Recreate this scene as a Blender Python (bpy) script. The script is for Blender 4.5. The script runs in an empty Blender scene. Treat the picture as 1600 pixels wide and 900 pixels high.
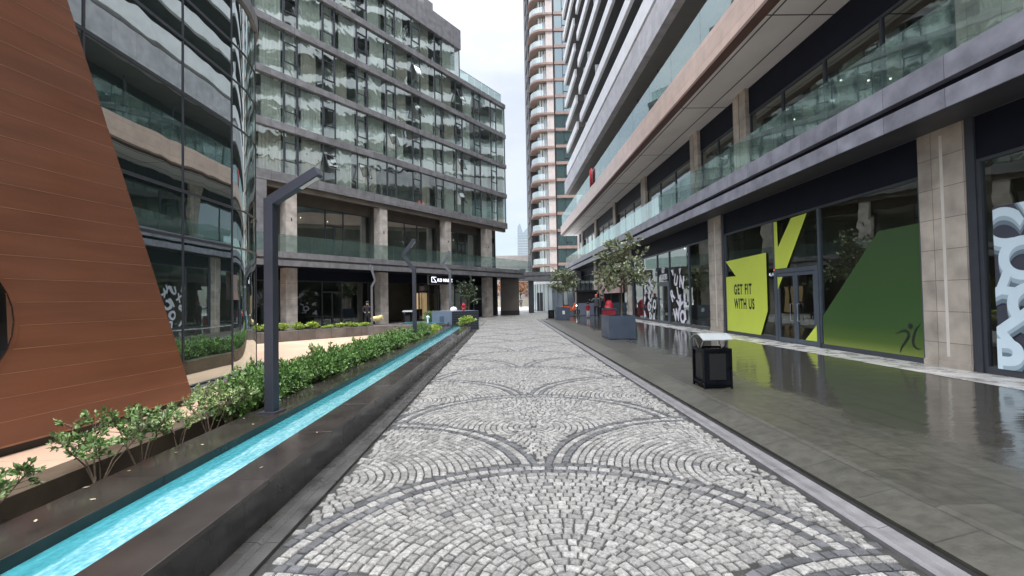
import bpy, bmesh, math, random
import numpy as np
from mathutils import Vector, Matrix
rnd = random.Random(7)
S = bpy.context.scene
COL = S.collection

# ------------------------------------------------------------------ camera, sky, sun, exposure
FPX, EYE, ROLL = 700.0, 1.6, 0.018
d = Vector((-10 / FPX, -17 / FPX, -1)).normalized()
u = Vector((-math.sin(ROLL), math.cos(ROLL), 0))
zc = (u - d * u.dot(d)).normalized()
xc = d.cross(zc)
cam = bpy.data.cameras.new('camera')
cam.sensor_width = 36; cam.lens = 36 * FPX / 1600
cam.clip_start = 0.05; cam.clip_end = 4000
co = bpy.data.objects.new('camera', cam); COL.objects.link(co)
co.matrix_world = Matrix.Translation((0, 0, EYE)) @ Matrix((xc, d, zc)).to_4x4()
S.camera = co

SUN_EL, SUN_ROT = math.radians(60), math.radians(165)
w = bpy.data.worlds.new('World'); S.world = w; w.use_nodes = True
nt = w.node_tree; nt.nodes.clear()
out = nt.nodes.new('ShaderNodeOutputWorld'); add = nt.nodes.new('ShaderNodeAddShader')
b1 = nt.nodes.new('ShaderNodeBackground'); b2 = nt.nodes.new('ShaderNodeBackground')
sky = nt.nodes.new('ShaderNodeTexSky'); sky.sky_type = 'NISHITA'; sky.sun_disc = False
sky.sun_elevation = SUN_EL; sky.sun_rotation = SUN_ROT
nt.links.new(sky.outputs[0], b1.inputs[0]); b1.inputs[1].default_value = 0.05
tc = nt.nodes.new('ShaderNodeTexCoord'); sp = nt.nodes.new('ShaderNodeSeparateXYZ')
nt.links.new(tc.outputs['Generated'], sp.inputs[0])
pw = nt.nodes.new('ShaderNodeMath'); pw.operation = 'POWER'; nt.links.new(sp.outputs[2], pw.inputs[0]); pw.inputs[1].default_value = 5.0
mr = nt.nodes.new('ShaderNodeMapRange'); nt.links.new(pw.outputs[0], mr.inputs[0])
mr.inputs[1].default_value = 0; mr.inputs[2].default_value = 1
mr.inputs[3].default_value = 0.43; mr.inputs[4].default_value = 7.5
mp = nt.nodes.new('ShaderNodeMapping'); mp.inputs['Scale'].default_value = (1, 1, 2.6)
nt.links.new(tc.outputs['Generated'], mp.inputs[0])
nz = nt.nodes.new('ShaderNodeTexNoise'); nz.inputs['Scale'].default_value = 2.3; nz.inputs['Detail'].default_value = 5
nt.links.new(mp.outputs[0], nz.inputs['Vector'])
rp = nt.nodes.new('ShaderNodeValToRGB'); nt.links.new(nz.outputs[0], rp.inputs[0])
rp.color_ramp.elements[0].position = 0.38; rp.color_ramp.elements[0].color = (0.66, 0.70, 0.80, 1)
rp.color_ramp.elements[1].position = 0.62; rp.color_ramp.elements[1].color = (1.0, 1.0, 1.0, 1)
nt.links.new(rp.outputs[0], b2.inputs[0]); nt.links.new(mr.outputs[0], b2.inputs[1])
nt.links.new(b1.outputs[0], add.inputs[0]); nt.links.new(b2.outputs[0], add.inputs[1])
nt.links.new(add.outputs[0], out.inputs[0])
sl = bpy.data.lights.new('sun', 'SUN'); sl.energy = 1.2; sl.angle = math.radians(25); sl.color = (1, 0.97, 0.93)
so = bpy.data.objects.new('sun', sl); COL.objects.link(so)
sd = Vector((math.sin(SUN_ROT) * math.cos(SUN_EL), math.cos(SUN_ROT) * math.cos(SUN_EL), math.sin(SUN_EL)))
so.rotation_euler = sd.to_track_quat('Z', 'Y').to_euler()
S.view_settings.view_transform = 'Standard'; S.view_settings.look = 'None'
S.view_settings.exposure = 0.68; S.view_settings.gamma = 1; S.view_settings.use_curve_mapping = False
S.render.engine = 'CYCLES'
S.cycles.max_bounces = 8; S.cycles.diffuse_bounces = 4; S.cycles.glossy_bounces = 4; S.cycles.transparent_max_bounces = 12

# ------------------------------------------------------------------ materials
def newmat(name):
    m = bpy.data.materials.new(name); m.use_nodes = True
    return m, m.node_tree, m.node_tree.nodes['Principled BSDF']
def ramp(nt, src, stops):
    r = nt.nodes.new('ShaderNodeValToRGB'); nt.links.new(src, r.inputs[0])
    e = r.color_ramp.elements
    while len(e) < len(stops): e.new(0.5)
    for k, (p, c) in enumerate(stops):
        e[k].position = p; e[k].color = (*c, 1) if len(c) == 3 else c
    return r
def noise(nt, scale, detail=4, coord='Object', stretch=None, dist=0):
    t = nt.nodes.new('ShaderNodeTexCoord'); n = nt.nodes.new('ShaderNodeTexNoise')
    n.inputs['Scale'].default_value = scale; n.inputs['Detail'].default_value = detail
    n.inputs['Distortion'].default_value = dist
    src = t.outputs[coord] if coord != 'World' else nt.nodes.new('ShaderNodeNewGeometry').outputs['Position']
    if stretch:
        m = nt.nodes.new('ShaderNodeMapping'); m.inputs['Scale'].default_value = stretch
        nt.links.new(src, m.inputs[0]); src = m.outputs[0]
    nt.links.new(src, n.inputs['Vector'])
    return n
def mat(name, c, rough=0.6, var=0.15, scale=3.0, metal=0.0, bump=0.0, bscale=None, rvar=0.0, stretch=None, spec=0.5, island=0.0):
    m, nt, p = newmat(name)
    n = noise(nt, scale, 5, 'World', stretch)
    lo = tuple(max(0, x * (1 - var)) for x in c); hi = tuple(min(1, x * (1 + var)) for x in c)
    r = ramp(nt, n.outputs[0], [(0.3, lo), (0.7, hi)])
    src = r.outputs[0]
    if island:
        g = nt.nodes.new('ShaderNodeNewGeometry')
        mx = nt.nodes.new('ShaderNodeHueSaturation'); nt.links.new(src, mx.inputs['Color'])
        rr = nt.nodes.new('ShaderNodeMapRange'); nt.links.new(g.outputs['Random Per Island'], rr.inputs[0])
        rr.inputs[3].default_value = 1 - island; rr.inputs[4].default_value = 1 + island
        nt.links.new(rr.outputs[0], mx.inputs['Value']); src = mx.outputs[0]
    nt.links.new(src, p.inputs['Base Color'])
    p.inputs['Roughness'].default_value = rough; p.inputs['Metallic'].default_value = metal
    p.inputs['Specular IOR Level'].default_value = spec
    if rvar:
        n2 = noise(nt, scale * 0.7, 4, 'World')
        rr = nt.nodes.new('ShaderNodeMapRange'); nt.links.new(n2.outputs[0], rr.inputs[0])
        rr.inputs[1].default_value = 0.35; rr.inputs[2].default_value = 0.65
        rr.inputs[3].default_value = max(0.02, rough - rvar); rr.inputs[4].default_value = rough + rvar
        nt.links.new(rr.outputs[0], p.inputs['Roughness'])
    if bump:
        n3 = noise(nt, bscale or scale * 8, 4, 'World'); b = nt.nodes.new('ShaderNodeBump')
        b.inputs['Strength'].default_value = bump; b.inputs['Distance'].default_value = 0.02
        nt.links.new(n3.outputs[0], b.inputs['Height']); nt.links.new(b.outputs[0], p.inputs['Normal'])
    return m
def tiled(name, c, axes, size, mortar, rough=0.6, var=0.15, nscale=1.5, msize=0.006, offset=0.5, bias=0.12, bump=0.3, freq=2, rvar=0):
    """stone cladding or paving: brick texture over two world axes"""
    m, nt, p = newmat(name)
    g = nt.nodes.new('ShaderNodeNewGeometry'); s = nt.nodes.new('ShaderNodeSeparateXYZ'); cb = nt.nodes.new('ShaderNodeCombineXYZ')
    nt.links.new(g.outputs['Position'], s.inputs[0])
    for k, a in enumerate(axes): nt.links.new(s.outputs['XYZ'.index(a)], cb.inputs[k])
    br = nt.nodes.new('ShaderNodeTexBrick'); nt.links.new(cb.outputs[0], br.inputs['Vector'])
    br.offset = offset; br.offset_frequency = freq; br.inputs['Scale'].default_value = 1
    br.inputs['Brick Width'].default_value = size[0]; br.inputs['Row Height'].default_value = size[1]
    br.inputs['Mortar Size'].default_value = msize; br.inputs['Mortar Smooth'].default_value = 0.1
    br.inputs['Color1'].default_value = (*[x * (1 - bias) for x in c], 1); br.inputs['Color2'].default_value = (*[min(1, x * (1 + bias)) for x in c], 1)
    br.inputs['Mortar'].default_value = (*mortar, 1)
    n = noise(nt, nscale, 6, 'World'); rr = nt.nodes.new('ShaderNodeMapRange'); nt.links.new(n.outputs[0], rr.inputs[0])
    rr.inputs[1].default_value = 0.3; rr.inputs[2].default_value = 0.7; rr.inputs[3].default_value = 1 - var; rr.inputs[4].default_value = 1 + var
    hs = nt.nodes.new('ShaderNodeHueSaturation'); nt.links.new(br.outputs[0], hs.inputs['Color']); nt.links.new(rr.outputs[0], hs.inputs['Value'])
    nt.links.new(hs.outputs[0], p.inputs['Base Color']); p.inputs['Roughness'].default_value = rough
    if rvar:
        rq = nt.nodes.new('ShaderNodeMapRange'); nt.links.new(n.outputs[0], rq.inputs[0])
        rq.inputs[1].default_value = 0.35; rq.inputs[2].default_value = 0.65; rq.inputs[3].default_value = max(.02, rough - rvar); rq.inputs[4].default_value = rough + rvar
        nt.links.new(rq.outputs[0], p.inputs['Roughness'])
    b = nt.nodes.new('ShaderNodeBump'); b.inputs['Strength'].default_value = bump; b.inputs['Distance'].default_value = 0.004; b.invert = True
    nt.links.new(br.outputs['Fac'], b.inputs['Height']); nt.links.new(b.outputs[0], p.inputs['Normal'])
    return m
def glass(name, tint, refl, *a_, **k_):
    per = k_.pop('per', False); return glass_(name, tint, refl, per, *a_, **k_)
def glass_(name, tint, refl, per, base=(0.02, 0.03, 0.03), gcol=(0.85, 0.93, 0.9), dif=0.0, wav=0.0, wscale=1.0, thru=True, rough=0.01):
    """pane: reflection over a tinted see-through (or dark) body, slightly warped"""
    m, nt, p = newmat(name); nt.nodes.remove(p); o = nt.nodes['Material Output']
    gl = nt.nodes.new('ShaderNodeBsdfGlossy'); gl.inputs['Color'].default_value = (*gcol, 1); gl.inputs['Roughness'].default_value = rough
    if thru:
        tr = nt.nodes.new('ShaderNodeBsdfTransparent'); tr.inputs[0].default_value = (*tint, 1)
    else:
        tr = nt.nodes.new('ShaderNodeBsdfDiffuse'); tr.inputs[0].default_value = (*tint, 1)
    body = tr.outputs[0]
    if dif:
        df = nt.nodes.new('ShaderNodeBsdfDiffuse'); df.inputs[0].default_value = (*base, 1)
        mx0 = nt.nodes.new('ShaderNodeMixShader'); mx0.inputs[0].default_value = dif
        nt.links.new(body, mx0.inputs[1]); nt.links.new(df.outputs[0], mx0.inputs[2]); body = mx0.outputs[0]
    lw = nt.nodes.new('ShaderNodeLayerWeight'); lw.inputs[0].default_value = 0.35
    rr = nt.nodes.new('ShaderNodeMapRange'); nt.links.new(lw.outputs['Facing'], rr.inputs[0])
    rr.inputs[3].default_value = refl; rr.inputs[4].default_value = min(1, refl + 0.45)
    mx = nt.nodes.new('ShaderNodeMixShader'); nt.links.new(rr.outputs[0], mx.inputs[0])
    nt.links.new(body, mx.inputs[1]); nt.links.new(gl.outputs[0], mx.inputs[2]); nt.links.new(mx.outputs[0], o.inputs[0])
    if wav:
        n = noise(nt, wscale, 2, 'World', (1, 1, 0.8), 0.6)
        if per:   # every pane is warped its own way
            oi = nt.nodes.new('ShaderNodeObjectInfo'); av = nt.nodes.new('ShaderNodeVectorMath'); sc_ = nt.nodes.new('ShaderNodeVectorMath'); sc_.operation = 'SCALE'; cmb = nt.nodes.new('ShaderNodeCombineXYZ')
            for q in range(3): nt.links.new(oi.outputs['Random'], cmb.inputs[q])
            nt.links.new(cmb.outputs[0], sc_.inputs[0]); sc_.inputs['Scale'].default_value = 53
            l_ = n.inputs['Vector'].links[0].from_socket; nt.links.new(l_, av.inputs[0]); nt.links.new(sc_.outputs[0], av.inputs[1]); nt.links.new(av.outputs[0], n.inputs['Vector'])
        b = nt.nodes.new('ShaderNodeBump')
        b.inputs['Strength'].default_value = 1; b.inputs['Distance'].default_value = wav
        nt.links.new(n.outputs[0], b.inputs['Height']); nt.links.new(b.outputs[0], gl.inputs['Normal'])
    return m
def emis(name, c, s):
    m, nt, p = newmat(name)
    p.inputs['Base Color'].default_value = (*c, 1); p.inputs['Emission Color'].default_value = (*c, 1); p.inputs['Emission Strength'].default_value = s
    return m

M = {}
M['ground'] = mat('ground_paving', (0.20, 0.195, 0.18), 0.45, 0.25, 2.0, bump=0.2, bscale=12, rvar=0.12)
M['joint'] = mat('sett_joint', (0.028, 0.028, 0.025), 0.55, 0.4, 8, bump=0.4, bscale=60)
M['sett'] = mat('light_sett', (0.24, 0.234, 0.22), 0.5, 0.38, 55, bump=0.6, bscale=90, island=0.30, rvar=0.12)
M['sett_dark'] = mat('dark_sett', (0.085, 0.086, 0.09), 0.42, 0.25, 20, bump=0.5, bscale=70, island=0.3)
M['gutter'] = mat('gutter_stone', (0.17, 0.165, 0.17), 0.28, 0.2, 6, bump=0.15)
M['slot'] = mat('slot_drain', (0.012, 0.012, 0.012), 0.5, 0.2, 5)
M['kerbstone'] = mat('dark_kerb', (0.06, 0.058, 0.055), 0.3, 0.3, 5, bump=0.15, rvar=0.1)
M['pale'] = tiled('pale_threshold', (0.36, 0.35, 0.33), 'YX', (1.2, 0.9), (0.16, 0.155, 0.15), 0.3, 0.3, 3, rvar=0.12)
M['plaza'] = tiled('beige_plaza', (0.62, 0.43, 0.31), 'XY', (1.2, 0.6), (0.42, 0.31, 0.22), 0.45, 0.12, 0.8, bias=0.05)
M['granite'] = mat('black_granite', (0.036, 0.030, 0.027), 0.17, 0.35, 2.5, rvar=0.09, bump=0.04, bscale=8)
M['granite_side'] = mat('granite_side', (0.035, 0.034, 0.034), 0.22, 0.5, 3.5, rvar=0.1, bump=0.06)
M['soil'] = mat('wet_soil', (0.018, 0.014, 0.011), 0.8, 0.5, 14, bump=0.9, bscale=30)
M['brown_coping'] = mat('brown_coping', (0.10, 0.078, 0.055), 0.35, 0.3, 4, rvar=0.1)
M['concrete_wall'] = tiled('low_wall_stone', (0.12, 0.11, 0.105), 'XZ', (0.5, 0.6), (0.05, 0.05, 0.05), 0.45, 0.3, 2)
M['column'] = tiled('beige_column_stone', (0.40, 0.35, 0.295), 'YZ', (0.62, 0.6), (0.16, 0.13, 0.11), 0.42, 0.28, 2.2, offset=0, bias=0.1, freq=1)
M['column_hotel'] = tiled('beige_pillar_stone', (0.45, 0.41, 0.375), 'XZ', (2.0, 0.9), (0.2, 0.18, 0.16), 0.5, 0.3, 2.0, offset=0)
M['led'] = mat('column_strip', (0.62, 0.58, 0.52), 0.35, 0.08, 3)
M['ledge'] = tiled('grey_ledge_stone', (0.205, 0.205, 0.24), 'YZ', (1.25, 2.0), (0.06, 0.06, 0.07), 0.42, 0.28, 2.6, offset=0, bias=0.12)
M['ledge_hotel'] = tiled('grey_band_stone', (0.185, 0.185, 0.195), 'XZ', (0.8, 1.7), (0.07, 0.07, 0.075), 0.45, 0.25, 2.5, offset=0, bias=0.1)
M['navy'] = mat('dark_header', (0.007, 0.009, 0.018), 0.6, 0.2, 2, spec=0.2)
M['lounge'] = mat('lounge_wall', (0.66, 0.64, 0.57), 0.7, 0.3, 0.5)
M['dark_soffit'] = mat('dark_soffit', (0.055, 0.055, 0.06), 0.5, 0.2, 1.5)
M['soffit'] = tiled('pale_soffit', (0.80, 0.755, 0.70), 'YX', (6.2, 1.1), (0.08, 0.07, 0.06), 0.55, 0.06, 0.8, msize=0.03, offset=0, bias=0.02)
M['soffit_grey'] = mat('grey_soffit', (0.16, 0.155, 0.15), 0.6, 0.1, 1.2)
M['terra'] = tiled('terracotta_fascia', (0.52, 0.385, 0.32), 'YZ', (6.2, 0.55), (0.30, 0.17, 0.13), 0.3, 0.12, 2.0, offset=0, bias=0.06)
M['terra_dark'] = mat('terracotta_lip', (0.14, 0.075, 0.055), 0.5, 0.12, 2)
M['greyfascia'] = tiled('grey_fascia', (0.38, 0.37, 0.39), 'YZ', (1.4, 2.0), (0.16, 0.16, 0.17), 0.4, 0.2, 2.0, offset=0, bias=0.08)
M['whitefascia'] = mat('white_fascia', (0.66, 0.66, 0.67), 0.35, 0.08, 2)
M['blackwall'] = mat('black_wall', (0.022, 0.022, 0.026), 0.4, 0.2, 1.5)
M['frame'] = mat('grey_frame', (0.045, 0.05, 0.06), 0.35, 0.1, 3)
M['frame_door'] = mat('blue_grey_frame', (0.07, 0.085, 0.105), 0.35, 0.1, 3)
M['interior'] = mat('shop_interior', (0.20, 0.185, 0.155), 0.7, 0.25, 0.6)
M['interior_floor'] = mat('shop_floor', (0.18, 0.17, 0.15), 0.4, 0.2, 1)
M['dark_room'] = mat('dark_room', (0.07, 0.075, 0.075), 0.7, 0.3, 0.8)
M['room'] = mat('guest_room_wall', (0.60, 0.64, 0.61), 0.7, 0.35, 0.9)
M['shopglass'] = glass('shop_glass', (0.62, 0.64, 0.6), 0.10, thru=True, wav=0.002, wscale=1.2)
M['upglass'] = glass('upper_glass', (0.5, 0.53, 0.5), 0.14, thru=True, wav=0.004, wscale=0.8)
M['hotelglass'] = glass('hotel_glass', (0.88, 0.95, 0.91), 0.38, thru=True, wav=0.016, wscale=0.95, per=True, gcol=(0.88, 0.97, 0.94))
M['mirror'] = glass('mirror_glass', (0.025, 0.038, 0.036), 0.44, thru=False, wav=0.004, wscale=0.6, gcol=(0.86, 0.95, 0.93))
M['balglass'] = glass('balustrade_glass', (0.86, 0.94, 0.915), 0.07, base=(0.30, 0.42, 0.40), dif=0.07, thru=True, wav=0.002)
M['balglass_t'] = glass('tower_balcony_glass', (0.85, 0.92, 0.91), 0.25, base=(0.70, 0.76, 0.77), dif=0.5, thru=True)
M['paleglass'] = glass('curtained_glass', (0.34, 0.38, 0.37), 0.35, thru=False)
M['towerglass'] = glass('tower_glass', (0.07, 0.12, 0.12), 0.35, thru=False)
M['farglass'] = glass('skyline_glass', (0.22, 0.27, 0.33), 0.30, thru=False, rough=0.15)
M['curtain'] = mat('curtain', (0.78, 0.80, 0.77), 0.8, 0.1, 2)
M['curtain_b'] = mat('beige_curtain', (0.62, 0.59, 0.53), 0.8, 0.1, 2)
M['redclad'] = mat('brown_red_board', (0.18, 0.072, 0.040), 0.42, 0.16, 2.2, bump=0.12, bscale=14, rvar=0.08, stretch=(1, 0.3, 3))
M['redgap'] = mat('board_gap', (0.36, 0.19, 0.12), 0.5, 0.2, 3)
M['lamp'] = mat('blue_grey_metal', (0.050, 0.056, 0.075), 0.4, 0.1, 3, metal=0.3)
M['lamp_far'] = mat('pale_grey_metal', (0.13, 0.14, 0.16), 0.4, 0.1, 3, metal=0.3)
M['diffuser'] = mat('lamp_diffuser', (0.75, 0.75, 0.72), 0.3, 0.03, 3)
M['planter'] = mat('planter_metal', (0.068, 0.088, 0.125), 0.38, 0.14, 2.5, rvar=0.08)
M['binblack'] = mat('black_bin_metal', (0.005, 0.006, 0.009), 0.3, 0.4, 5, rvar=0.12, spec=0.15)
M['binroof'] = mat('white_bin_roof', (0.32, 0.35, 0.35), 0.3, 0.08, 5)
M['steel'] = mat('steel', (0.5, 0.5, 0.5), 0.3, 0.1, 5, metal=0.9)
M['lime'] = mat('lime_film', (0.53, 0.62, 0.075), 0.45, 0.05, 1)
M['blacktext'] = mat('black_lettering', (0.012, 0.014, 0.012), 0.5, 0.1, 2)
M['whitetext'] = mat('white_lettering', (0.66, 0.65, 0.72), 0.5, 0.06, 2)
M['bluewhite'] = mat('pale_blue_lettering', (0.62, 0.75, 0.82), 0.5, 0.05, 2)
M['bluegrey1'] = mat('mid_blue_lettering', (0.36, 0.46, 0.52), 0.5, 0.05, 2)
M['bluegrey2'] = mat('dark_blue_lettering', (0.15, 0.20, 0.24), 0.5, 0.05, 2)
M['posterbg'] = mat('poster_ground', (0.05, 0.055, 0.075), 0.5, 0.05, 2)
M['leaf'] = mat('shrub_leaf', (0.15, 0.235, 0.08), 0.38, 0.3, 4, island=0.45)
M['leaf_pale'] = mat('pale_shrub_leaf', (0.25, 0.34, 0.13), 0.4, 0.3, 4, island=0.45)
M['leaf_hedge'] = mat('hedge_leaf', (0.125, 0.235, 0.06), 0.33, 0.3, 3, island=0.5)
M['leaf_lime'] = mat('lime_leaf', (0.30, 0.40, 0.07), 0.45, 0.3, 3, island=0.45)
M['leaf_tree'] = mat('tree_leaf', (0.23, 0.26, 0.15), 0.36, 0.3, 3, island=0.6)
M['leaf_dark'] = mat('dark_tree_leaf', (0.07, 0.10, 0.055), 0.4, 0.3, 3, island=0.6)
M['leaf_autumn'] = mat('autumn_leaf', (0.55, 0.28, 0.13), 0.6, 0.3, 3, island=0.5)
M['bark'] = mat('bark', (0.13, 0.095, 0.065), 0.8, 0.3, 20, bump=0.6, bscale=60)
M['skin'] = mat('skin', (0.5, 0.3, 0.22), 0.5, 0.05, 5)
M['hair'] = mat('dark_hair', (0.02, 0.015, 0.012), 0.6, 0.2, 20)
M['jacket'] = mat('grey_jacket', (0.075, 0.078, 0.085), 0.7, 0.2, 10)
M['black'] = mat('black_cloth', (0.012, 0.012, 0.016), 0.7, 0.2, 10)
M['orange'] = mat('orange_cloth', (0.65, 0.12, 0.04), 0.7, 0.1, 10)
M['red'] = mat('red_cloth', (0.38, 0.016, 0.03), 0.6, 0.15, 6)
M['white'] = mat('white_cloth', (0.75, 0.75, 0.73), 0.6, 0.05, 6)
M['cream'] = mat('cream_wall', (0.62, 0.56, 0.42), 0.7, 0.1, 1)
M['gold'] = emis('warm_lit_room', (0.8, 0.55, 0.30), 0.4)
M['signlight'] = emis('lit_sign', (0.85, 0.88, 1.0), 1.3)
M['spot'] = emis('lit_spot', (1.0, 0.95, 0.85), 4)
M['redled'] = emis('red_lamp', (1, 0.1, 0.08), 2)
M['jet'] = mat('water_jet', (0.85, 0.9, 0.92), 0.3, 0.05, 8)
M['yellow'] = mat('yellow_cloth', (0.62, 0.52, 0.25), 0.7, 0.1, 6)
M['panelbox'] = mat('grey_blue_panel', (0.16, 0.19, 0.25), 0.45, 0.08, 2)
M['deadleaf'] = mat('dead_leaf', (0.34, 0.30, 0.20), 0.6, 0.3, 20)
M['wood'] = mat('brown_panel', (0.11, 0.092, 0.075), 0.5, 0.2, 1.2)
M['pinkstone'] = mat('pale_pink_stone', (0.56, 0.50, 0.47), 0.55, 0.1, 1)
M['rose'] = mat('terracotta_band', (0.29, 0.20, 0.17), 0.5, 0.12, 1)
M['rooftan'] = mat('tan_block', (0.42, 0.22, 0.13), 0.6, 0.1, 1)
M['pinkpanel'] = mat('pink_film', (0.55, 0.36, 0.33), 0.5, 0.2, 0.8)
M['rail'] = mat('steel_rail', (0.25, 0.26, 0.27), 0.3, 0.1, 3, metal=0.6)

# wet sidewalk: slabs, glossy film of water that gives out towards the kerb
m, nt, p = newmat('wet_sidewalk'); M['sidewalk'] = m
g = nt.nodes.new('ShaderNodeNewGeometry'); s = nt.nodes.new('ShaderNodeSeparateXYZ'); nt.links.new(g.outputs['Position'], s.inputs[0])
cb = nt.nodes.new('ShaderNodeCombineXYZ'); nt.links.new(s.outputs[1], cb.inputs[0]); nt.links.new(s.outputs[0], cb.inputs[1])
br = nt.nodes.new('ShaderNodeTexBrick'); nt.links.new(cb.outputs[0], br.inputs['Vector']); br.offset = 0.5
br.inputs['Scale'].default_value = 1; br.inputs['Brick Width'].default_value = 0.62; br.inputs['Row Height'].default_value = 0.42
br.inputs['Mortar Size'].default_value = 0.007
br.inputs['Color1'].default_value = (0.046, 0.044, 0.037, 1); br.inputs['Color2'].default_value = (0.060, 0.057, 0.048, 1); br.inputs['Mortar'].default_value = (0.034, 0.033, 0.029, 1)
n = noise(nt, 1.1, 5, 'World'); n2 = noise(nt, 9, 5, 'World')
ad = nt.nodes.new('ShaderNodeMath'); ad.operation = 'MULTIPLY_ADD'; nt.links.new(n.outputs[0], ad.inputs[0]); ad.inputs[1].default_value = 1.6; nt.links.new(s.outputs[0], ad.inputs[2])
wt = nt.nodes.new('ShaderNodeMapRange'); wt.interpolation_type = 'SMOOTHSTEP'; nt.links.new(ad.outputs[0], wt.inputs[0])
wt.inputs[1].default_value = 4.75; wt.inputs[2].default_value = 5.25; wt.inputs[3].default_value = 0; wt.inputs[4].default_value = 1
dry = ramp(nt, n2.outputs[0], [(0.3, (0.75, 0.75, 0.7)), (0.7, (1.3, 1.3, 1.25))])
mu = nt.nodes.new('ShaderNodeMix'); mu.data_type = 'RGBA'; mu.blend_type = 'MULTIPLY'; mu.inputs[0].default_value = 1
nt.links.new(br.outputs[0], mu.inputs[6]); nt.links.new(dry.outputs[0], mu.inputs[7])
mw = nt.nodes.new('ShaderNodeMix'); mw.data_type = 'RGBA'; nt.links.new(wt.outputs[0], mw.inputs[0])
nt.links.new(mu.outputs[2], mw.inputs[6]); mw.inputs[7].default_value = (0.045, 0.042, 0.036, 1)
mk = nt.nodes.new('ShaderNodeMix'); mk.data_type = 'RGBA'; nt.links.new(br.outputs['Fac'], mk.inputs[0]); mk.inputs[6].default_value = (0.045, 0.042, 0.036, 1); mk.inputs[7].default_value = (0.012, 0.012, 0.011, 1); nt.links.new(mk.outputs[2], mw.inputs[7])
nt.links.new(mw.outputs[2], p.inputs['Base Color'])
rr = nt.nodes.new('ShaderNodeMapRange'); nt.links.new(wt.outputs[0], rr.inputs[0]); rr.inputs[3].default_value = 0.36; rr.inputs[4].default_value = 0.075
nt.links.new(rr.outputs[0], p.inputs['Roughness'])
n4 = noise(nt, 1.6, 4, 'World', (1, 2.6, 1)); n5 = noise(nt, 38, 5, 'World')
bm1 = nt.nodes.new('ShaderNodeBump'); bm1.inputs['Distance'].default_value = 0.006; bm1.inputs['Strength'].default_value = 0.7; bm1.invert = True
nt.links.new(br.outputs['Fac'], bm1.inputs['Height'])
bm2 = nt.nodes.new('ShaderNodeBump'); bm2.inputs['Distance'].default_value = 0.012; bm2.inputs['Strength'].default_value = 0.5
nt.links.new(n4.outputs[0], bm2.inputs['Height']); nt.links.new(bm1.outputs[0], bm2.inputs['Normal'])
bm3 = nt.nodes.new('ShaderNodeBump'); bm3.inputs['Distance'].default_value = 0.0015; nt.links.new(n5.outputs[0], bm3.inputs['Height']); nt.links.new(bm2.outputs[0], bm3.inputs['Normal'])
nt.links.new(bm3.outputs[0], p.inputs['Normal'])
ih = nt.nodes.new('ShaderNodeMapRange'); nt.links.new(wt.outputs[0], ih.inputs[0]); ih.inputs[3].default_value = 0.0022; ih.inputs[4].default_value = 0.0003
nt.links.new(ih.outputs[0], bm3.inputs['Distance'])
p.inputs['Specular IOR Level'].default_value = 0.75

# pool water over painted turquoise bed
m, nt, p = newmat('turquoise_water'); M['water'] = m
n = noise(nt, 5, 7, 'World', (3.6, 0.7, 1), 0.8)
n9 = noise(nt, 30, 5, 'World', (1.3, 0.9, 1), 0.5)
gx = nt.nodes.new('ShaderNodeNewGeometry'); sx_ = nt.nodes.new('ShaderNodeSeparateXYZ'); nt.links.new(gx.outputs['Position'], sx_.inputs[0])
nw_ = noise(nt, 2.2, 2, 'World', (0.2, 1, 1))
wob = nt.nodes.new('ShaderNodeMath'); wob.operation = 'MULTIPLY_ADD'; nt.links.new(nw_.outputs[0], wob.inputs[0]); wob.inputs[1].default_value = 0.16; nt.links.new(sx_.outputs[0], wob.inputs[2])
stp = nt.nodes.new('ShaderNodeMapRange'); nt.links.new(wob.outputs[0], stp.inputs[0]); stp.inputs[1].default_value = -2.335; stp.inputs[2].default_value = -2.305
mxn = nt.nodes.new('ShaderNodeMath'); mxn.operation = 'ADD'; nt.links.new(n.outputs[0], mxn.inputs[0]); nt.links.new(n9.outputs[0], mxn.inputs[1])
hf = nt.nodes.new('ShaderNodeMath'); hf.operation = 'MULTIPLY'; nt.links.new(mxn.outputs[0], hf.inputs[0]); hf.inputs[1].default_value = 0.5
refl_band = ramp(nt, hf.outputs[0], [(0.38, (0.035, 0.20, 0.235)), (0.62, (0.06, 0.28, 0.32))])  # darker band: wall reflection and submerged step painted into the water colour
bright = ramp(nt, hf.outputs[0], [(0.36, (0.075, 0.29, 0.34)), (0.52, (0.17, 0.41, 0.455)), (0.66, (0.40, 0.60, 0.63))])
r = nt.nodes.new('ShaderNodeMix'); r.data_type = 'RGBA'; nt.links.new(stp.outputs[0], r.inputs[0]); nt.links.new(refl_band.outputs[0], r.inputs[6]); nt.links.new(bright.outputs[0], r.inputs[7])
nt.links.new(r.outputs[2], p.inputs['Base Color']); p.inputs['Roughness'].default_value = 0.05; p.inputs['Specular IOR Level'].default_value = 0.7
n3 = noise(nt, 26, 4, 'World', (1.4, 0.7, 1)); b = nt.nodes.new('ShaderNodeBump'); b.inputs['Strength'].default_value = 0.6; b.inputs['Distance'].default_value = 0.01
nt.links.new(n3.outputs[0], b.inputs['Height']); nt.links.new(b.outputs[0], p.inputs['Normal'])

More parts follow.
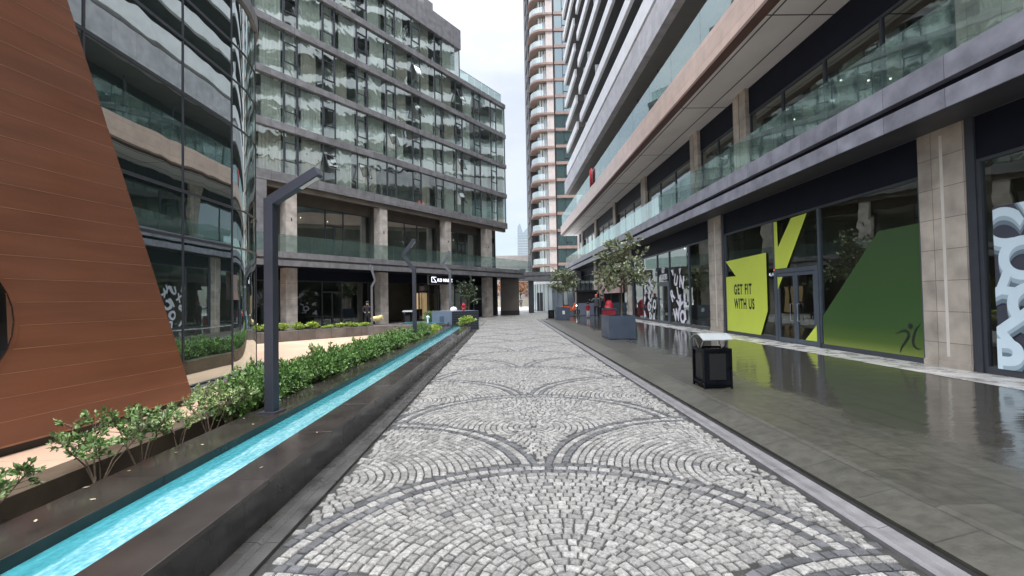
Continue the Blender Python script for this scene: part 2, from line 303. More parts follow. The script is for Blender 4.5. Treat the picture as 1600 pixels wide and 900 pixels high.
# dark green window film running into lime at its foot
m, nt, p = newmat('green_film'); M['greenfilm'] = m
g = nt.nodes.new('ShaderNodeNewGeometry'); s = nt.nodes.new('ShaderNodeSeparateXYZ'); nt.links.new(g.outputs['Position'], s.inputs[0])
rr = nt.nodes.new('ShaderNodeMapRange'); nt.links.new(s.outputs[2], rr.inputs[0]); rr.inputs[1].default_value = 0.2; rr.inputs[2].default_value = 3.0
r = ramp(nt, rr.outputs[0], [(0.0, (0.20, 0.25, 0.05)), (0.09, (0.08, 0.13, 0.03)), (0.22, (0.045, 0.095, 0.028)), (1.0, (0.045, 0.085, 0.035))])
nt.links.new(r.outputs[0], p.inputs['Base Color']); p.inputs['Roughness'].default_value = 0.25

# ------------------------------------------------------------------ mesh builder
class MB:
    def __init__(s): s.v = []; s.f = []; s.mi = []; s.cur = 0
    def quad(s, *pts):
        n = len(s.v); s.v += [tuple(p) for p in pts]; s.f.append(tuple(range(n, n + len(pts)))); s.mi.append(s.cur); return s
    def box(s, x0, x1, y0, y1, z0, z1):
        n = len(s.v)
        s.v += [(x0, y0, z0), (x1, y0, z0), (x1, y1, z0), (x0, y1, z0), (x0, y0, z1), (x1, y0, z1), (x1, y1, z1), (x0, y1, z1)]
        for f in ((0, 3, 2, 1), (4, 5, 6, 7), (0, 1, 5, 4), (1, 2, 6, 5), (2, 3, 7, 6), (3, 0, 4, 7)):
            s.f.append(tuple(n + k for k in f)); s.mi.append(s.cur)
        return s
    def prism(s, pts, vec):
        """closed polygon pts (3D) swept by vec"""
        n = len(s.v); k = len(pts); vec = Vector(vec)
        s.v += [tuple(p) for p in pts] + [tuple(Vector(p) + vec) for p in pts]
        s.f.append(tuple(range(n, n + k))[::-1]); s.mi.append(s.cur); s.f.append(tuple(range(n + k, n + 2 * k))); s.mi.append(s.cur)
        for i in range(k):
            j = (i + 1) % k; s.f.append((n + i, n + j, n + k + j, n + k + i)); s.mi.append(s.cur)
        return s
    def tube(s, pts, rad, seg=8, cap=True):
        pts = [Vector(p) for p in pts]; n0 = len(s.v)
        if not hasattr(rad, '__len__'): rad = [rad] * len(pts)
        ref = None
        for i, p in enumerate(pts):
            t = (pts[min(i + 1, len(pts) - 1)] - pts[max(i - 1, 0)]).normalized()
            if ref is None: ref = Vector((0, 0, 1)) if abs(t.z) < 0.9 else Vector((1, 0, 0))
            a = t.cross(ref).normalized(); b = t.cross(a)
            for k in range(seg):
                an = 2 * math.pi * k / seg; s.v.append(tuple(p + (a * math.cos(an) + b * math.sin(an)) * rad[i]))
        for i in range(len(pts) - 1):
            for k in range(seg):
                q = n0 + i * seg; s.f.append((q + k, q + (k + 1) % seg, q + seg + (k + 1) % seg, q + seg + k)); s.mi.append(s.cur)
        if cap:
            s.f.append(tuple(range(n0, n0 + seg))); s.mi.append(s.cur)
            e = n0 + (len(pts) - 1) * seg; s.f.append(tuple(range(e, e + seg))[::-1]); s.mi.append(s.cur)
        return s
    def ball(s, c, r, seg=10, rings=6):
        c = Vector(c); r = Vector(r) if hasattr(r, '__len__') else Vector((r, r, r)); n = len(s.v)
        for i in range(rings + 1):
            ph = math.pi * i / rings
            for k in range(seg):
                a = 2 * math.pi * k / seg
                s.v.append((c.x + r.x * math.sin(ph) * math.cos(a), c.y + r.y * math.sin(ph) * math.sin(a), c.z + r.z * math.cos(ph)))
        for i in range(rings):
            for k in range(seg):
                s.f.append((n + i * seg + k, n + (i + 1) * seg + k, n + (i + 1) * seg + (k + 1) % seg, n + i * seg + (k + 1) % seg)); s.mi.append(s.cur)
        return s
    def build(s, name, m, parent=None, off=(0, 0, 0), bevel=0, smooth=False, loc=None):
        me = bpy.data.meshes.new(name)
        o_ = off
        me.from_pydata([(a - o_[0], b - o_[1], c - o_[2]) for a, b, c in s.v], [], s.f)
        for x in (m if isinstance(m, (list, tuple)) else [m]): me.materials.append(M[x])
        me.polygons.foreach_set('material_index', s.mi)
        if smooth: me.polygons.foreach_set('use_smooth', [True] * len(s.f))
        me.update()
        ob = bpy.data.objects.new(name, me); COL.objects.link(ob)
        if parent: ob.parent = parent
        if loc: ob.location = loc
        if bevel:
            b = ob.modifiers.new('bevel', 'BEVEL'); b.width = bevel; b.segments = 2; b.limit_method = 'ANGLE'
        return ob
def tag(o, label=None, cat=None, group=None, kind=None):
    for k, v in (('label', label), ('category', cat), ('group', group), ('kind', kind)):
        if v: o[k] = v
    return o
def empty(name, loc, label, cat, group=None, rz=0):
    o = bpy.data.objects.new(name, None); COL.objects.link(o); o.location = loc; o.rotation_euler.z = rz
    return tag(o, label, cat, group)
def copy_tree(o, parent=None):
    c = o.copy(); COL.objects.link(c)
    c.parent = parent
    for ch in o.children: copy_tree(ch, c)
    return c
def text_geo(txt, size, bold=0.0, ext=0.0, sx=1.0, space=1.0):
    cu = bpy.data.curves.new('t', 'FONT'); cu.body = txt; cu.size = size; cu.space_character = space; cu.offset = bold; cu.extrude = ext
    ob = bpy.data.objects.new('t', cu); COL.objects.link(ob); bpy.context.view_layer.update()
    me = bpy.data.meshes.new_from_object(ob.evaluated_get(bpy.context.evaluated_depsgraph_get()))
    v = [(p.co.x * sx, p.co.y, p.co.z) for p in me.vertices]; f = [tuple(q.vertices) for q in me.polygons]
    bpy.data.objects.remove(ob); bpy.data.curves.remove(cu); bpy.data.meshes.remove(me)
    return v, f
def put(mb, geo, mtx):
    n = len(mb.v); mb.v += [tuple(mtx @ Vector(p)) for p in geo[0]]
    for f in geo[1]: mb.f.append(tuple(n + k for k in f)); mb.mi.append(mb.cur)
def clipped(geo, x0, x1, y0, y1):
    """cut flat lettering at the edges of its film"""
    bm = bmesh.new(); vs = [bm.verts.new(p) for p in geo[0]]
    for f in geo[1]:
        try: bm.faces.new([vs[k] for k in f])
        except ValueError: pass
    for co_, no in (((x0, 0, 0), (-1, 0, 0)), ((x1, 0, 0), (1, 0, 0)), ((0, y0, 0), (0, -1, 0)), ((0, y1, 0), (0, 1, 0))):
        bmesh.ops.bisect_plane(bm, geom=bm.verts[:] + bm.edges[:] + bm.faces[:], plane_co=co_, plane_no=no, clear_outer=True)
    bm.verts.index_update(); r = ([tuple(v.co) for v in bm.verts], [tuple(v.index for v in f.verts) for f in bm.faces]); bm.free()
    return r
def shift(geo, ang, dx, dy, dz=0):
    c, s_ = math.cos(ang), math.sin(ang)
    return ([(x * c - y * s_ + dx, x * s_ + y * c + dy, z + dz) for x, y, z in geo[0]], geo[1])

# ------------------------------------------------------------------ ground, road, sidewalk
gnd = MB(); gnd.quad((-900, -60, -0.03), (900, -60, -0.03), (900, 1500, -0.03), (-900, 1500, -0.03)).build('ground', 'ground')
tag(bpy.data.objects['ground'], kind='structure')
KL, KR = -1.50, 2.34          # setts run between these
jb = MB().quad((KL - 0.02, -6, 0.0), (KR + 0.02, -6, 0), (KR + 0.02, 34, 0), (KL - 0.02, 34, 0)); jb.build('road_bed', 'joint')
tag(bpy.data.objects['road_bed'], kind='structure')
R, X0, Y0, STEP = 1.90, 0.32, 4.36 - 1.90, 3.12
def scallop_at(x, y):
    best = None
    k0 = int((y - Y0) / (STEP / 2)) - 3
    for k in range(k0, k0 + 7):
        cy = Y0 + k * STEP / 2; cx0 = X0 + (R if k % 2 else 0)
        j = round((x - cx0) / (2 * R)); cx = cx0 + j * 2 * R
        if (x - cx) ** 2 + (y - cy) ** 2 <= R * R: return (k, j, cx, cy)
    return best
ms, rs = MB(), random.Random(3)
ROWS = [0.076, 0.084, 0.076] + [0.0705] * 40
def stone(mb, pts, h, jit=0.006):
    n = len(mb.v); c = (sum(p[0] for p in pts) / 4, sum(p[1] for p in pts) / 4)
    tz = [h + rs.uniform(-0.002, 0.002) for _ in range(4)]
    P = [(x + rs.uniform(-jit, jit), y + rs.uniform(-jit, jit)) for x, y in pts]
    mb.v += [(x, y, -0.002) for x, y in P] + [(x + (c[0] - x) * 0.05, y + (c[1] - y) * 0.05, h - 0.006) for x, y in P] + [(x + (c[0] - x) * 0.22, y + (c[1] - y) * 0.22, t) for (x, y), t in zip(P, tz)]
    for o in (0, 4):
        for k in range(4): mb.f.append((n + o + k, n + o + (k + 1) % 4, n + o + 4 + (k + 1) % 4, n + o + 4 + k)); mb.mi.append(mb.cur)
    mb.f.append((n + 8, n + 9, n + 10, n + 11)); mb.mi.append(mb.cur)
kmin = int((-1.0 - Y0) / (STEP / 2)) - 2; kmax = int((34 - Y0) / (STEP / 2)) + 3
for k in range(kmin, kmax):
    cy = Y0 + k * STEP / 2; cx0 = X0 + (R if k % 2 else 0)
    for j in (-1, 0, 1):
        cx = cx0 + j * 2 * R
        r0 = R
        for ri, rwid in enumerate(ROWS):
            r1 = r0; r0 = r1 - rwid; rm = (r0 + r1) / 2
            if r0 < 0.0: break
            cnt = max(3, int(2 * math.pi * rm / ((0.096 if ri < 3 else 0.079) + rs.uniform(-.006, .010))))
            ph = rs.random() * 6.28; cuts = [ph + 2 * math.pi * (q + rs.uniform(-.2, .2)) / cnt for q in range(cnt)]
            for q in range(cnt):
                a0 = cuts[q]; a1 = cuts[(q + 1) % cnt] + (2 * math.pi if q == cnt - 1 else 0)
                am = (a0 + a1) / 2; mx_, my_ = cx + rm * math.cos(am), cy + rm * math.sin(am)
                if not (KL + 0.03 < mx_ < KR - 0.03 and -1.0 < my_ < 34): continue
                sc = scallop_at(mx_, my_)
                if sc is None or sc[0] != k or sc[1] != j: continue
                gp = 0.0050; ga = gp / max(rm, 0.12)
                pts = [(cx + r * math.cos(a), cy + r * math.sin(a)) for r, a in ((r0 + gp, a0 + ga), (r1 - gp, a0 + ga), (r1 - gp, a1 - ga), (r0 + gp, a1 - ga))]
                pts = [(min(max(x, KL), KR), y) for x, y in pts]
                ms.cur = 1 if ri in (0, 2) else (1 if rs.random() < 0.006 else 0)
                stone(ms, pts, 0.012 + rs.uniform(-.002, .002), .0045)
ms.build('road', ['sett', 'sett_dark']); tag(bpy.data.objects['road'], kind='structure')
far = MB().quad((-14, 34, -0.012), (7, 34, -0.012), (12, 62, -0.012), (-14, 62, -0.012)).quad((-8, 22.6, -0.016), (-1.6, 22.6, -0.016), (-1.6, 33.99, -0.016), (-8, 33.99, -0.016))
M['farpave'] = tiled('far_sett_paving', (0.30, 0.295, 0.275), 'XY', (0.11, 0.1), (0.09, 0.088, 0.08), 0.42, 0.2, 1.5, msize=0.012, bias=0.3)
M['streetpave'] = tiled('bright_street_paving', (0.50, 0.49, 0.46), 'XY', (0.6, 0.6), (0.3, 0.3, 0.28), 0.5, 0.1, 1)
far.build('pavement', 'farpave'); tag(bpy.data.objects['pavement'], kind='structure')
MB().quad((-30, 62, -0.01), (60, 62, -0.01), (60, 90, -0.01), (-30, 90, -0.01)).build('street', 'streetpave'); tag(bpy.data.objects['street'], kind='structure')
gt = MB()
for i in range(-6, 33):
    gt.prism([(KR + 0.012, i + 0.003, 0), (KR + 0.012, i + 0.003, 0.028), (KR + 0.05, i + 0.003, 0.036), (KR + 0.13, i + 0.003, 0.020), (KR + 0.19, i + 0.003, 0.034), (KR + 0.19, i + 0.003, 0)], (0, 0.994, 0))
gt.build('gutter', 'gutter'); tag(bpy.data.objects['gutter'], kind='structure')
sd_ = MB().box(KR + 0.19, 2.625, -6, 33.2, -0.02, 0.004); sd_.build('slot_drain', 'slot'); tag(bpy.data.objects['slot_drain'], kind='structure')
lg = MB()
for i in range(-6, 23):
    lg.prism([(-1.74, i + 0.003, 0), (-1.74, i + 0.003, 0.034), (-1.66, i + 0.003, 0.034), (-1.63, i + 0.003, 0.016), (-1.60, i + 0.003, 0.03), (KL - 0.012, i + 0.003, 0.03), (KL - 0.012, i + 0.003, 0)], (0, 0.994, 0))
lg.build('kerb_strip', 'kerbstone'); tag(bpy.data.objects['kerb_strip'], kind='structure')
# sidewalk with a rounded far corner
MB().prism([(2.63, -8, -.02), (2.63, -8, .03), (3.0, -8, .119), (3.0, -8, -.02)], (0, 39.5, 0)).build('sidewalk_edge', 'sidewalk'); tag(bpy.data.objects['sidewalk_edge'], kind='structure')
cor = [(3.0, -8, 0), (3.0, 31.5, 0), (2.9, 32.4, 0), (3.0, 33.3, 0), (3.5, 33.9, 0), (4.6, 34.4, 0), (9.5, 37, 0), (9.5, -8, 0)]
MB().prism([(a, b, -0.02) for a, b, _ in cor[::-1]], (0, 0, 0.14)).build('sidewalk', 'sidewalk'); tag(bpy.data.objects['sidewalk'], kind='structure')
MB().quad((7.55, -8, 0.124), (9.6, -8, 0.124), (9.6, 36.9, 0.124), (7.55, 36, 0.124)).build('threshold_strip', 'pale'); tag(bpy.data.objects['threshold_strip'], kind='structure')
MB().prism([(4.2, 37, -.02), (9.8, 37.1, -.02), (9.8, 58, -.02), (6.5, 58, -.02)][::-1], (0, 0, 0.12)).build('forecourt', 'sidewalk'); tag(bpy.data.objects['forecourt'], kind='structure')
# plaza on the left
MB().quad((-30, -8, 0.0), (-3.42, -8, 0.0), (-3.42, 22.3, 0.0), (-30, 22.3, 0.0)).build('plaza', 'plaza'); tag(bpy.data.objects['plaza'], kind='structure')
MB().quad((-32, 22.3, -.01), (-8, 22.3, -.01), (-1, 41, -.01), (-32, 41, -.01)).build('terrace', 'ground'); tag(bpy.data.objects['terrace'], kind='structure')

# ------------------------------------------------------------------ water channel
CH = empty('water_channel', (-2.3, 0, 0), 'long black granite channel of turquoise water beside the setts', 'water channel')
o3 = (-2.3, 0, 0)
cp = MB(); y = -6.0
while y < 22.4:
    L = 1.16; cp.box(-2.06, -1.725, y + 0.003, min(y + L, 22.4) - 0.003, 0.30, 0.335); y += L
cp.build('coping', 'granite', CH, o3, bevel=0.004)
ow = MB(); y = -6.0
while y < 22.4:
    ow.box(-2.05, -1.74, y + 0.0015, min(y + 0.9, 22.4) - 0.0015, 0.0, 0.2995); y += 0.9
ow.build('outer_wall', 'granite_side', CH, o3)
ip = MB(); y = -6.4
while y < 21.6:
    ip.box(-2.98, -2.56, y + 0.003, min(y + 1.4, 21.6) - 0.003, 0.0, 0.335); y += 1.4
ip.build('inner_strip', 'granite', CH, o3, bevel=0.004)
MB().box(-5.6, -1.73, 22.4, 22.7, 0, 0.335).build('end_wall', 'granite', CH, o3, bevel=0.004)
MB().box(-2.56, -2.06, -6, 22.4, 0.0, 0.20).build('channel_bed', 'granite_side', CH, o3)
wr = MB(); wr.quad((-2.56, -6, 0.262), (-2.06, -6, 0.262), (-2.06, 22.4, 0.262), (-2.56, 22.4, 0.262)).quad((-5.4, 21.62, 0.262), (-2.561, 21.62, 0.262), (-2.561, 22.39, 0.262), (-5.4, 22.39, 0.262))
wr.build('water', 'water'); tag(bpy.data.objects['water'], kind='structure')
bd = MB().box(-3.44, -2.985, -6, 21.2, 0.0, 0.13); bd.build('planting_bed', 'soil'); tag(bpy.data.objects['planting_bed'], kind='structure')
bc = MB().box(-3.72, -3.445, -6, 21.2, 0.0, 0.30); tag(bc.build('bed_wall', 'brown_coping', bevel=0.004), 'low brown stone wall edging the shrub bed and the beige plaza', 'wall')
sp_ = MB().box(-2.54, -2.44, 1.98, 2.10, 0.20, 0.335); tag(sp_.build('channel_spotlight', 'slot', bevel=0.01), 'small black box fitting at the near end of the turquoise water', 'light fitting')

# ------------------------------------------------------------------ leaves and plants
def leaves(mb, c, nrm, size, rg, up=0.3):
    """one folded kite leaf"""
    c = Vector(c); a = Vector(nrm).normalized(); side = a.cross(Vector((rg.uniform(-1, 1), rg.uniform(-1, 1), rg.uniform(-1, 1)))).normalized()
    nn = a.cross(side); L = size * rg.uniform(0.7, 1.2); W = L * 0.27
    n = len(mb.v); mid = c + a * L * 0.45
    mb.v += [tuple(c), tuple(mid + side * W + nn * W * 0.35), tuple(c + a * L - nn * L * 0.08), tuple(mid - side * W + nn * W * 0.35), tuple(mid)]
    mb.f += [(n, n + 4, n + 2, n + 1), (n, n + 3, n + 2, n + 4)]; mb.mi += [mb.cur, mb.cur]
def whorl(mb, tip, dr, size, cnt, rg, spread=0.9):
    dr = Vector(dr).normalized()
    for _ in range(cnt):
        v = Vector((rg.gauss(0, 1), rg.gauss(0, 1), rg.gauss(0, 1))).normalized() * spread + dr
        b = Vector(tip) - dr * rg.uniform(0, size * 1.2)
        leaves(mb, b, v, size, rg)
def shrub_meshes(seed, h, wd, stems, size, per, leafmat, spread=1.0):
    """loose multi-stemmed shrub with bare legs and leaf whorls at twig ends"""
    rg = random.Random(seed); st, lf = MB(), MB()
    for k in range(stems):
        a = 6.28 * k / stems + rg.uniform(-.4, .4); r = wd * rg.uniform(0.25, 0.5)
        p0 = Vector((rg.uniform(-.03, .03), rg.uniform(-.03, .03), 0)); p1 = p0 + Vector((math.cos(a) * r * .4, math.sin(a) * r * .4, h * .42)); p2 = Vector((math.cos(a) * r, math.sin(a) * r, h * rg.uniform(.72, .92)))
        st.tube([p0, p1, p2], [.009, .006, .003], 5)
        for q in range(per):
            t = rg.uniform(.35, 1); b = p1.lerp(p2, t); dr = Vector((rg.gauss(0, .8), rg.gauss(0, .8), rg.uniform(.1, 1))).normalized()
            e = b + dr * rg.uniform(.05, .16) * spread; st.tube([b, e], [.003, .0015], 4, False)
            whorl(lf, e, dr, size, rg.randint(7, 12), rg)
    return st, lf
def make_shrub(name, loc, seed, h, wd, stems, size, per, lm, label, cat='shrub', group=None):
    r = empty(name, loc, label, cat, group)
    st, lf = shrub_meshes(seed, h, wd, stems, size, per, lm)
    st.build('stem', 'bark', r); lf.build('foliage', lm, r)
    return r
G1 = 'loose shrubs in the bed beside the water channel'
near = [((-3.22, 2.72, .12), 1, .56, .62, 6, .043, 19, 'leaf', 'bushy shrub cut by the left edge of the photo, nearest in the bed'),
        ((-3.18, 3.58, .12), 2, .60, .62, 6, .043, 19, 'leaf', 'spreading leggy shrub with bare forked stems, second in the bed'),
        ((-3.20, 4.02, .12), 3, .60, .56, 5, .042, 18, 'leaf', 'upright leafy shrub just behind the spreading leggy one'),
        ((-3.24, 4.50, .12), 4, .50, .50, 4, .038, 13, 'leaf_pale', 'sparse pale shrub below the slanted edge of the brown boarded wall'),
        ((-3.20, 4.86, .12), 5, .58, .55, 5, .038, 17, 'leaf_pale', 'pale shrub in front of the mirror glass, left of the near lamp post'),
        ((-3.24, 5.25, .12), 6, .62, .5, 5, .038, 17, 'leaf_pale', 'pale shrub touching the near lamp post on its left')]
for a in near: make_shrub('shrub', a[0], *a[1:8], a[8], group=G1)
def dense(seed, h, rx, ry, cnt, size, lm, parent):
    rg = random.Random(seed); lf, st = MB(), MB()
    for k in range(5):
        a = rg.random() * 6.28; st.tube([(0, 0, 0), (math.cos(a) * rx * .4, math.sin(a) * ry * .4, h * .75)], [.012, .004], 5)
    lob = [(rg.uniform(-.5, .5) * rx, rg.uniform(-.5, .5) * ry, rg.uniform(.35, .72) * h, rg.uniform(.55, .8)) for _ in range(7)]
    for _ in range(cnt):
        lx, ly, lz, ls = rg.choice(lob); v = Vector((rg.gauss(0, 1), rg.gauss(0, 1), rg.gauss(0, 1) * .9)).normalized(); f = rg.uniform(.6, 1.0)
        p_ = Vector((lx + v.x * rx * ls * f, ly + v.y * ry * ls * f, max(.03, lz + v.z * h * .36 * f)))
        whorl(lf, p_, v + Vector((0, 0, .5)), size, 6, rg)
    st.build('stem', 'bark', parent); lf.build('foliage', lm, parent)
G2 = 'hedge shrubs in a row along the water channel'
protos = []
for k in range(4):
    r = empty('hedge_shrub', (0, 0, 0), 'dense dark green shrub in the hedge between the channel and the plaza', 'hedge shrub', G2)
    dense(20 + k, .60, .40, .44, 520, .052, 'leaf_hedge', r); protos.append(r)
for k in range(3):
    r = empty('hedge_shrub', (0, 0, 0), 'low yellow-green shrub at the far end of the hedge by the channel', 'hedge shrub', G2)
    dense(40 + k, .42, .36, .42, 240, .065, 'leaf_lime', r); protos.append(r)
y = 5.62; used = set(); k = 0
while y < 21.0:
    i = (k * 3 + 1) % 4 if y < 17.5 else 4 + k % 3
    o = protos[i] if i not in used else copy_tree(protos[i]); used.add(i)
    sc = rnd.uniform(.9, 1.12)
    o.location = (-3.20 + rnd.uniform(-.03, .03), y, .11); o.rotation_euler.z = rnd.choice([0, math.pi]) + rnd.uniform(-.25, .25); o.scale = (sc, 1, sc * (1.22 if y < 8 else 1.1 if y < 12 else 1))
    y += .56; k += 1
# fallen leaves on the strip and in the bed
G3 = 'pale fallen leaves along the channel'
fl = [(-2.80, 2.72), (-2.93, 2.62), (-2.72, 3.0), (-2.9, 3.5), (-2.75, 4.1), (-2.66, 4.75), (-2.9, 5.0), (-2.95, 3.2), (-2.84, 3.9), (-1.9, 3.5), (-1.85, 4.4)]
for x, y in fl:
    mbl = MB(); a = rnd.random() * 6.28; L = rnd.uniform(.018, .032)
    pts = [(math.cos(a + t) * L * q, math.sin(a + t) * L * q, z) for t, q, z in ((0, 1.2, .004), (1.3, .55, .001), (2.2, .6, .003), (3.14, 1, .001), (4.1, .55, .004), (5.1, .55, .002))]
    mbl.prism(pts, (0, 0, .0015)); ob = mbl.build('fallen_leaf', 'yellow', loc=(x, y, .338))
    ob.scale = (.7, .7, 1); tag(ob, 'small pale fallen leaf lying on the black granite by the channel', 'leaf', G3)
    ob.data.materials[0] = M['deadleaf']

# ------------------------------------------------------------------ brown boarded wall with round opening
wa, wb = Vector((-5.4, 4.9, 0)), Vector((-5.06, 7.3, 0))
wdir = (wb - wa).normalized(); ang = math.atan2(wdir.y, wdir.x)
RW = empty('boarded_wall', tuple(wa), 'leaning-edged brown red boarded wall with a round opening on the left', 'wall', rz=ang)
ZT = 7.6
def edge_s(z): return 2.49 - (z - 0) * 0.352   # slanted right edge
cs, cz, cr = -0.71, 1.45, 0.80
jn = MB(); bds = MB(); z = 0.12; pitch = 0.257
while z < ZT:
    z0, z1 = z + .004, z + pitch - .004
    sR0, sR1 = edge_s(z0), edge_s(z1)
    def hole(zz):
        t = cr * cr - (zz - cz) ** 2; return math.sqrt(t) if t > 0 else 0
    zs = [z0 + (z1 - z0) * q / 4 for q in range(5)]
    if hole(z0) or hole(z1) or hole((z0 + z1) / 2):
        bds.prism([(cs + hole(q), 0, q) for q in zs] + [(sR1, 0, z1), (sR0, 0, z0)], (0, 0.03, 0))
        bds.prism([(-4.2, 0, z0), (-4.2, 0, z1)] + [(cs - hole(q), 0, q) for q in zs[::-1]], (0, 0.03, 0))
    else:
        for a, b in ((-4.2, 99),):
            if b is None: bds.prism([(a, 0, z0), (a, 0, z1), (sR1, 0, z1), (sR0, 0, z0)] if sR1 > a else [(a, 0, z0), (a, 0, z0 + .01), (sR0, 0, z0)], (0, .03, 0)) if sR0 > a + .02 else None
            else:
                if edge_s(z1) > a + .05: bds.prism([(a, 0, z0), (a, 0, z1), (min(b, sR1), 0, z1), (min(b, sR0), 0, z0)], (0, .03, 0))
    jz0, jz1 = z + pitch - .003, z + pitch + .003; hh_ = max(hole(jz0), hole(jz1))
    for a, b in (((-4.2, cs - hh_ - .01), (cs + hh_ + .01, edge_s(z + pitch) - .02)) if hh_ else ((-4.2, edge_s(z + pitch) - .02),)): jn.box(a, b, -.0015, .011, jz0, jz1)
    z += pitch
jn.build('joint_strip', 'redgap', RW)
bds.build('boarding', 'redclad', RW, bevel=0.0015)
ar = []
for q in range(33): a = 2 * math.pi * q / 32; ar.append((a, cs + cr * math.cos(a), cz + cr * math.sin(a)))
core = MB()
core.prism([(cs + cr, .012, .1), (cs + cr, .012, ZT), (edge_s(ZT) - .01, .012, ZT), (edge_s(.1) - .01, .012, .1)], (0, .38, 0))
core.prism([(-4.2, .012, .1), (-4.2, .012, ZT), (cs - cr, .012, ZT), (cs - cr, .012, .1)], (0, .38, 0))
core.box(cs - cr, cs + cr, .012, .41, cz + cr, ZT).box(cs - cr, cs + cr, .012, .41, .1, cz - cr)
core.build('core', 'redgap', RW)
lin, lin2 = MB(), MB()
for (a0, x0, z0), (a1, x1, z1) in zip(ar, ar[1:]):
    c0, s0, c1, s1 = math.cos(a0), math.sin(a0), math.cos(a1), math.sin(a1); ro = cr + .004
    lin.prism([(x0, -.004, z0), (x1, -.004, z1), (cs + (cr + .05) * c1, -.004, cz + (cr + .05) * s1), (cs + (cr + .05) * c0, -.004, cz + (cr + .05) * s0)], (0, .003, 0))
    lin2.quad((x0, -.009, z0), (x1, -.009, z1), (x1, 1.3, z1), (x0, 1.3, z0))
lin.build('opening_ring', 'redclad', RW); lin2.build('opening_tunnel', 'slot', RW)
MB().box(-4.2, 2.3, .06, .38, 0, .098).build('plinth', 'slot', RW)
MB().box(-3.4, 1.2, 2.2, 2.3, 0, 3.2).build('back_panel', 'blackwall', RW)
make_shrub('potted_bush', (-5.75, 4.55, .80), 77, .95, .7, 10, .07, 14, 'leaf_tree', 'green bush seen through the round opening of the brown wall', 'bush')
tag(MB().tube([(-5.9, 4.4, 0), (-5.9, 4.4, .1), (-5.9, 4.4, .80)], [.2, .22, .28], 16).build('plant_pot', 'slot'), 'dark pot under the bush behind the brown wall', 'pot')

# ------------------------------------------------------------------ curved mirror glass building
CG = empty('mirror_glass_building', (-5.5, 8, 0), 'low curved building of dark mirror glass behind the brown wall', 'building')
oc = (-5.5, 8, 0)
path = [(-5.50, 5.15), (-5.50, 5.9), (-5.50, 7.72), (-5.50, 9.1), (-5.53, 9.6), (-5.64, 10.05), (-5.80, 10.5), (-6.08, 10.95), (-6.55, 11.35), (-7.2, 11.65), (-8.2, 11.9), (-10, 12.1), (-14, 12.2)]
def smooth_path(pp, n=5):
    o = []
    for i in range(len(pp) - 1):
        a, b_, c, d_ = pp[max(i - 1, 0)], pp[i], pp[i + 1], pp[min(i + 2, len(pp) - 1)]
        for q in range(n):
            t = q / n
            o.append(tuple(0.5 * ((2 * b_[k]) + (-a[k] + c[k]) * t + (2 * a[k] - 5 * b_[k] + 4 * c[k] - d_[k]) * t * t + (-a[k] + 3 * b_[k] - 3 * c[k] + d_[k]) * t ** 3) for k in (0, 1)))
    o.append(pp[-1]); return o
curv = smooth_path(path[3:], 6)
zrows = [0.16, 2.75, 3.55, 5.25, 6.2, 6.95, 8.0]
def pane_strip(pts, z0, z1, nm='glass_pane'):
    mb = MB(); n = len(pts)
    mb.v = [(x, y, z0) for x, y in pts] + [(x, y, z1) for x, y in pts]
    mb.f = [(i, i + 1, n + i + 1, n + i) for i in range(n - 1)]; mb.mi = [0] * (n - 1)
    return mb.build(nm, 'mirror', CG, oc, smooth=True)
for i in range(3):
    for z0, z1 in zip(zrows, zrows[1:]):
        pane_strip([(path[i][0], path[i][1] + .025), (path[i + 1][0], path[i + 1][1] - .025)], z0 + .025, z1 - .025)
segs = [(0, 18), (18, 30), (30, 42), (42, len(curv) - 1)]
for a, b_ in segs:
    for z0, z1 in zip(zrows, zrows[1:]): pane_strip(curv[a:b_ + 1], z0 + .02, z1 - .02)
for x, y in path[1:4]: MB().box(x - .04, x + .012, y - .016, y + .016, .16, 8.0).build('mullion', 'frame', CG, oc)
for a, _ in segs[1:]:
    x, y = curv[a]; MB().tube([(x, y, .16), (x, y, 8)], .014, 6).build('mullion', 'frame', CG, oc)
for z in zrows[1:-1]:
    t = MB().box(-5.54, -5.485, 5.15, 9.1, z - .025, z + .025)
    t.tube([(x, y, z) for x, y in curv], .022, 6); t.build('transom', 'frame', CG, oc)
sill = MB(); pl = [(-5.5, 7.4)] + [(x, y) for x, y in curv]
def off_poly(pts, dx):  # outward strip
    o = []
    for i, p_ in enumerate(pts):
        a, b_ = Vector(pts[max(i - 1, 0)]), Vector(pts[min(i + 1, len(pts) - 1)]); t = (b_ - a).normalized(); o.append((p_[0] + t.y * dx, p_[1] - t.x * dx))
    return o
outp = off_poly(pl, .22); inp = off_poly(pl, -.1)
sill.prism([(x, y, 0.0) for x, y in outp] + [(x, y, 0.0) for x, y in inp[::-1]], (0, 0, .155)); sill.build('sill', 'gutter', CG, oc)
roof = MB(); rp_ = off_poly([path[0]] + pl, .06)
roof.prism([(x, y, 8.0) for x, y in rp_] + [(-14, 5.15, 8)], (0, 0, .28)); roof.build('roof', 'ledge_hotel', CG, oc)
MB().box(-13.9, -5.9, 5.25, 9.5, .1, 7.9).build('inner_core', 'blackwall', CG, oc)

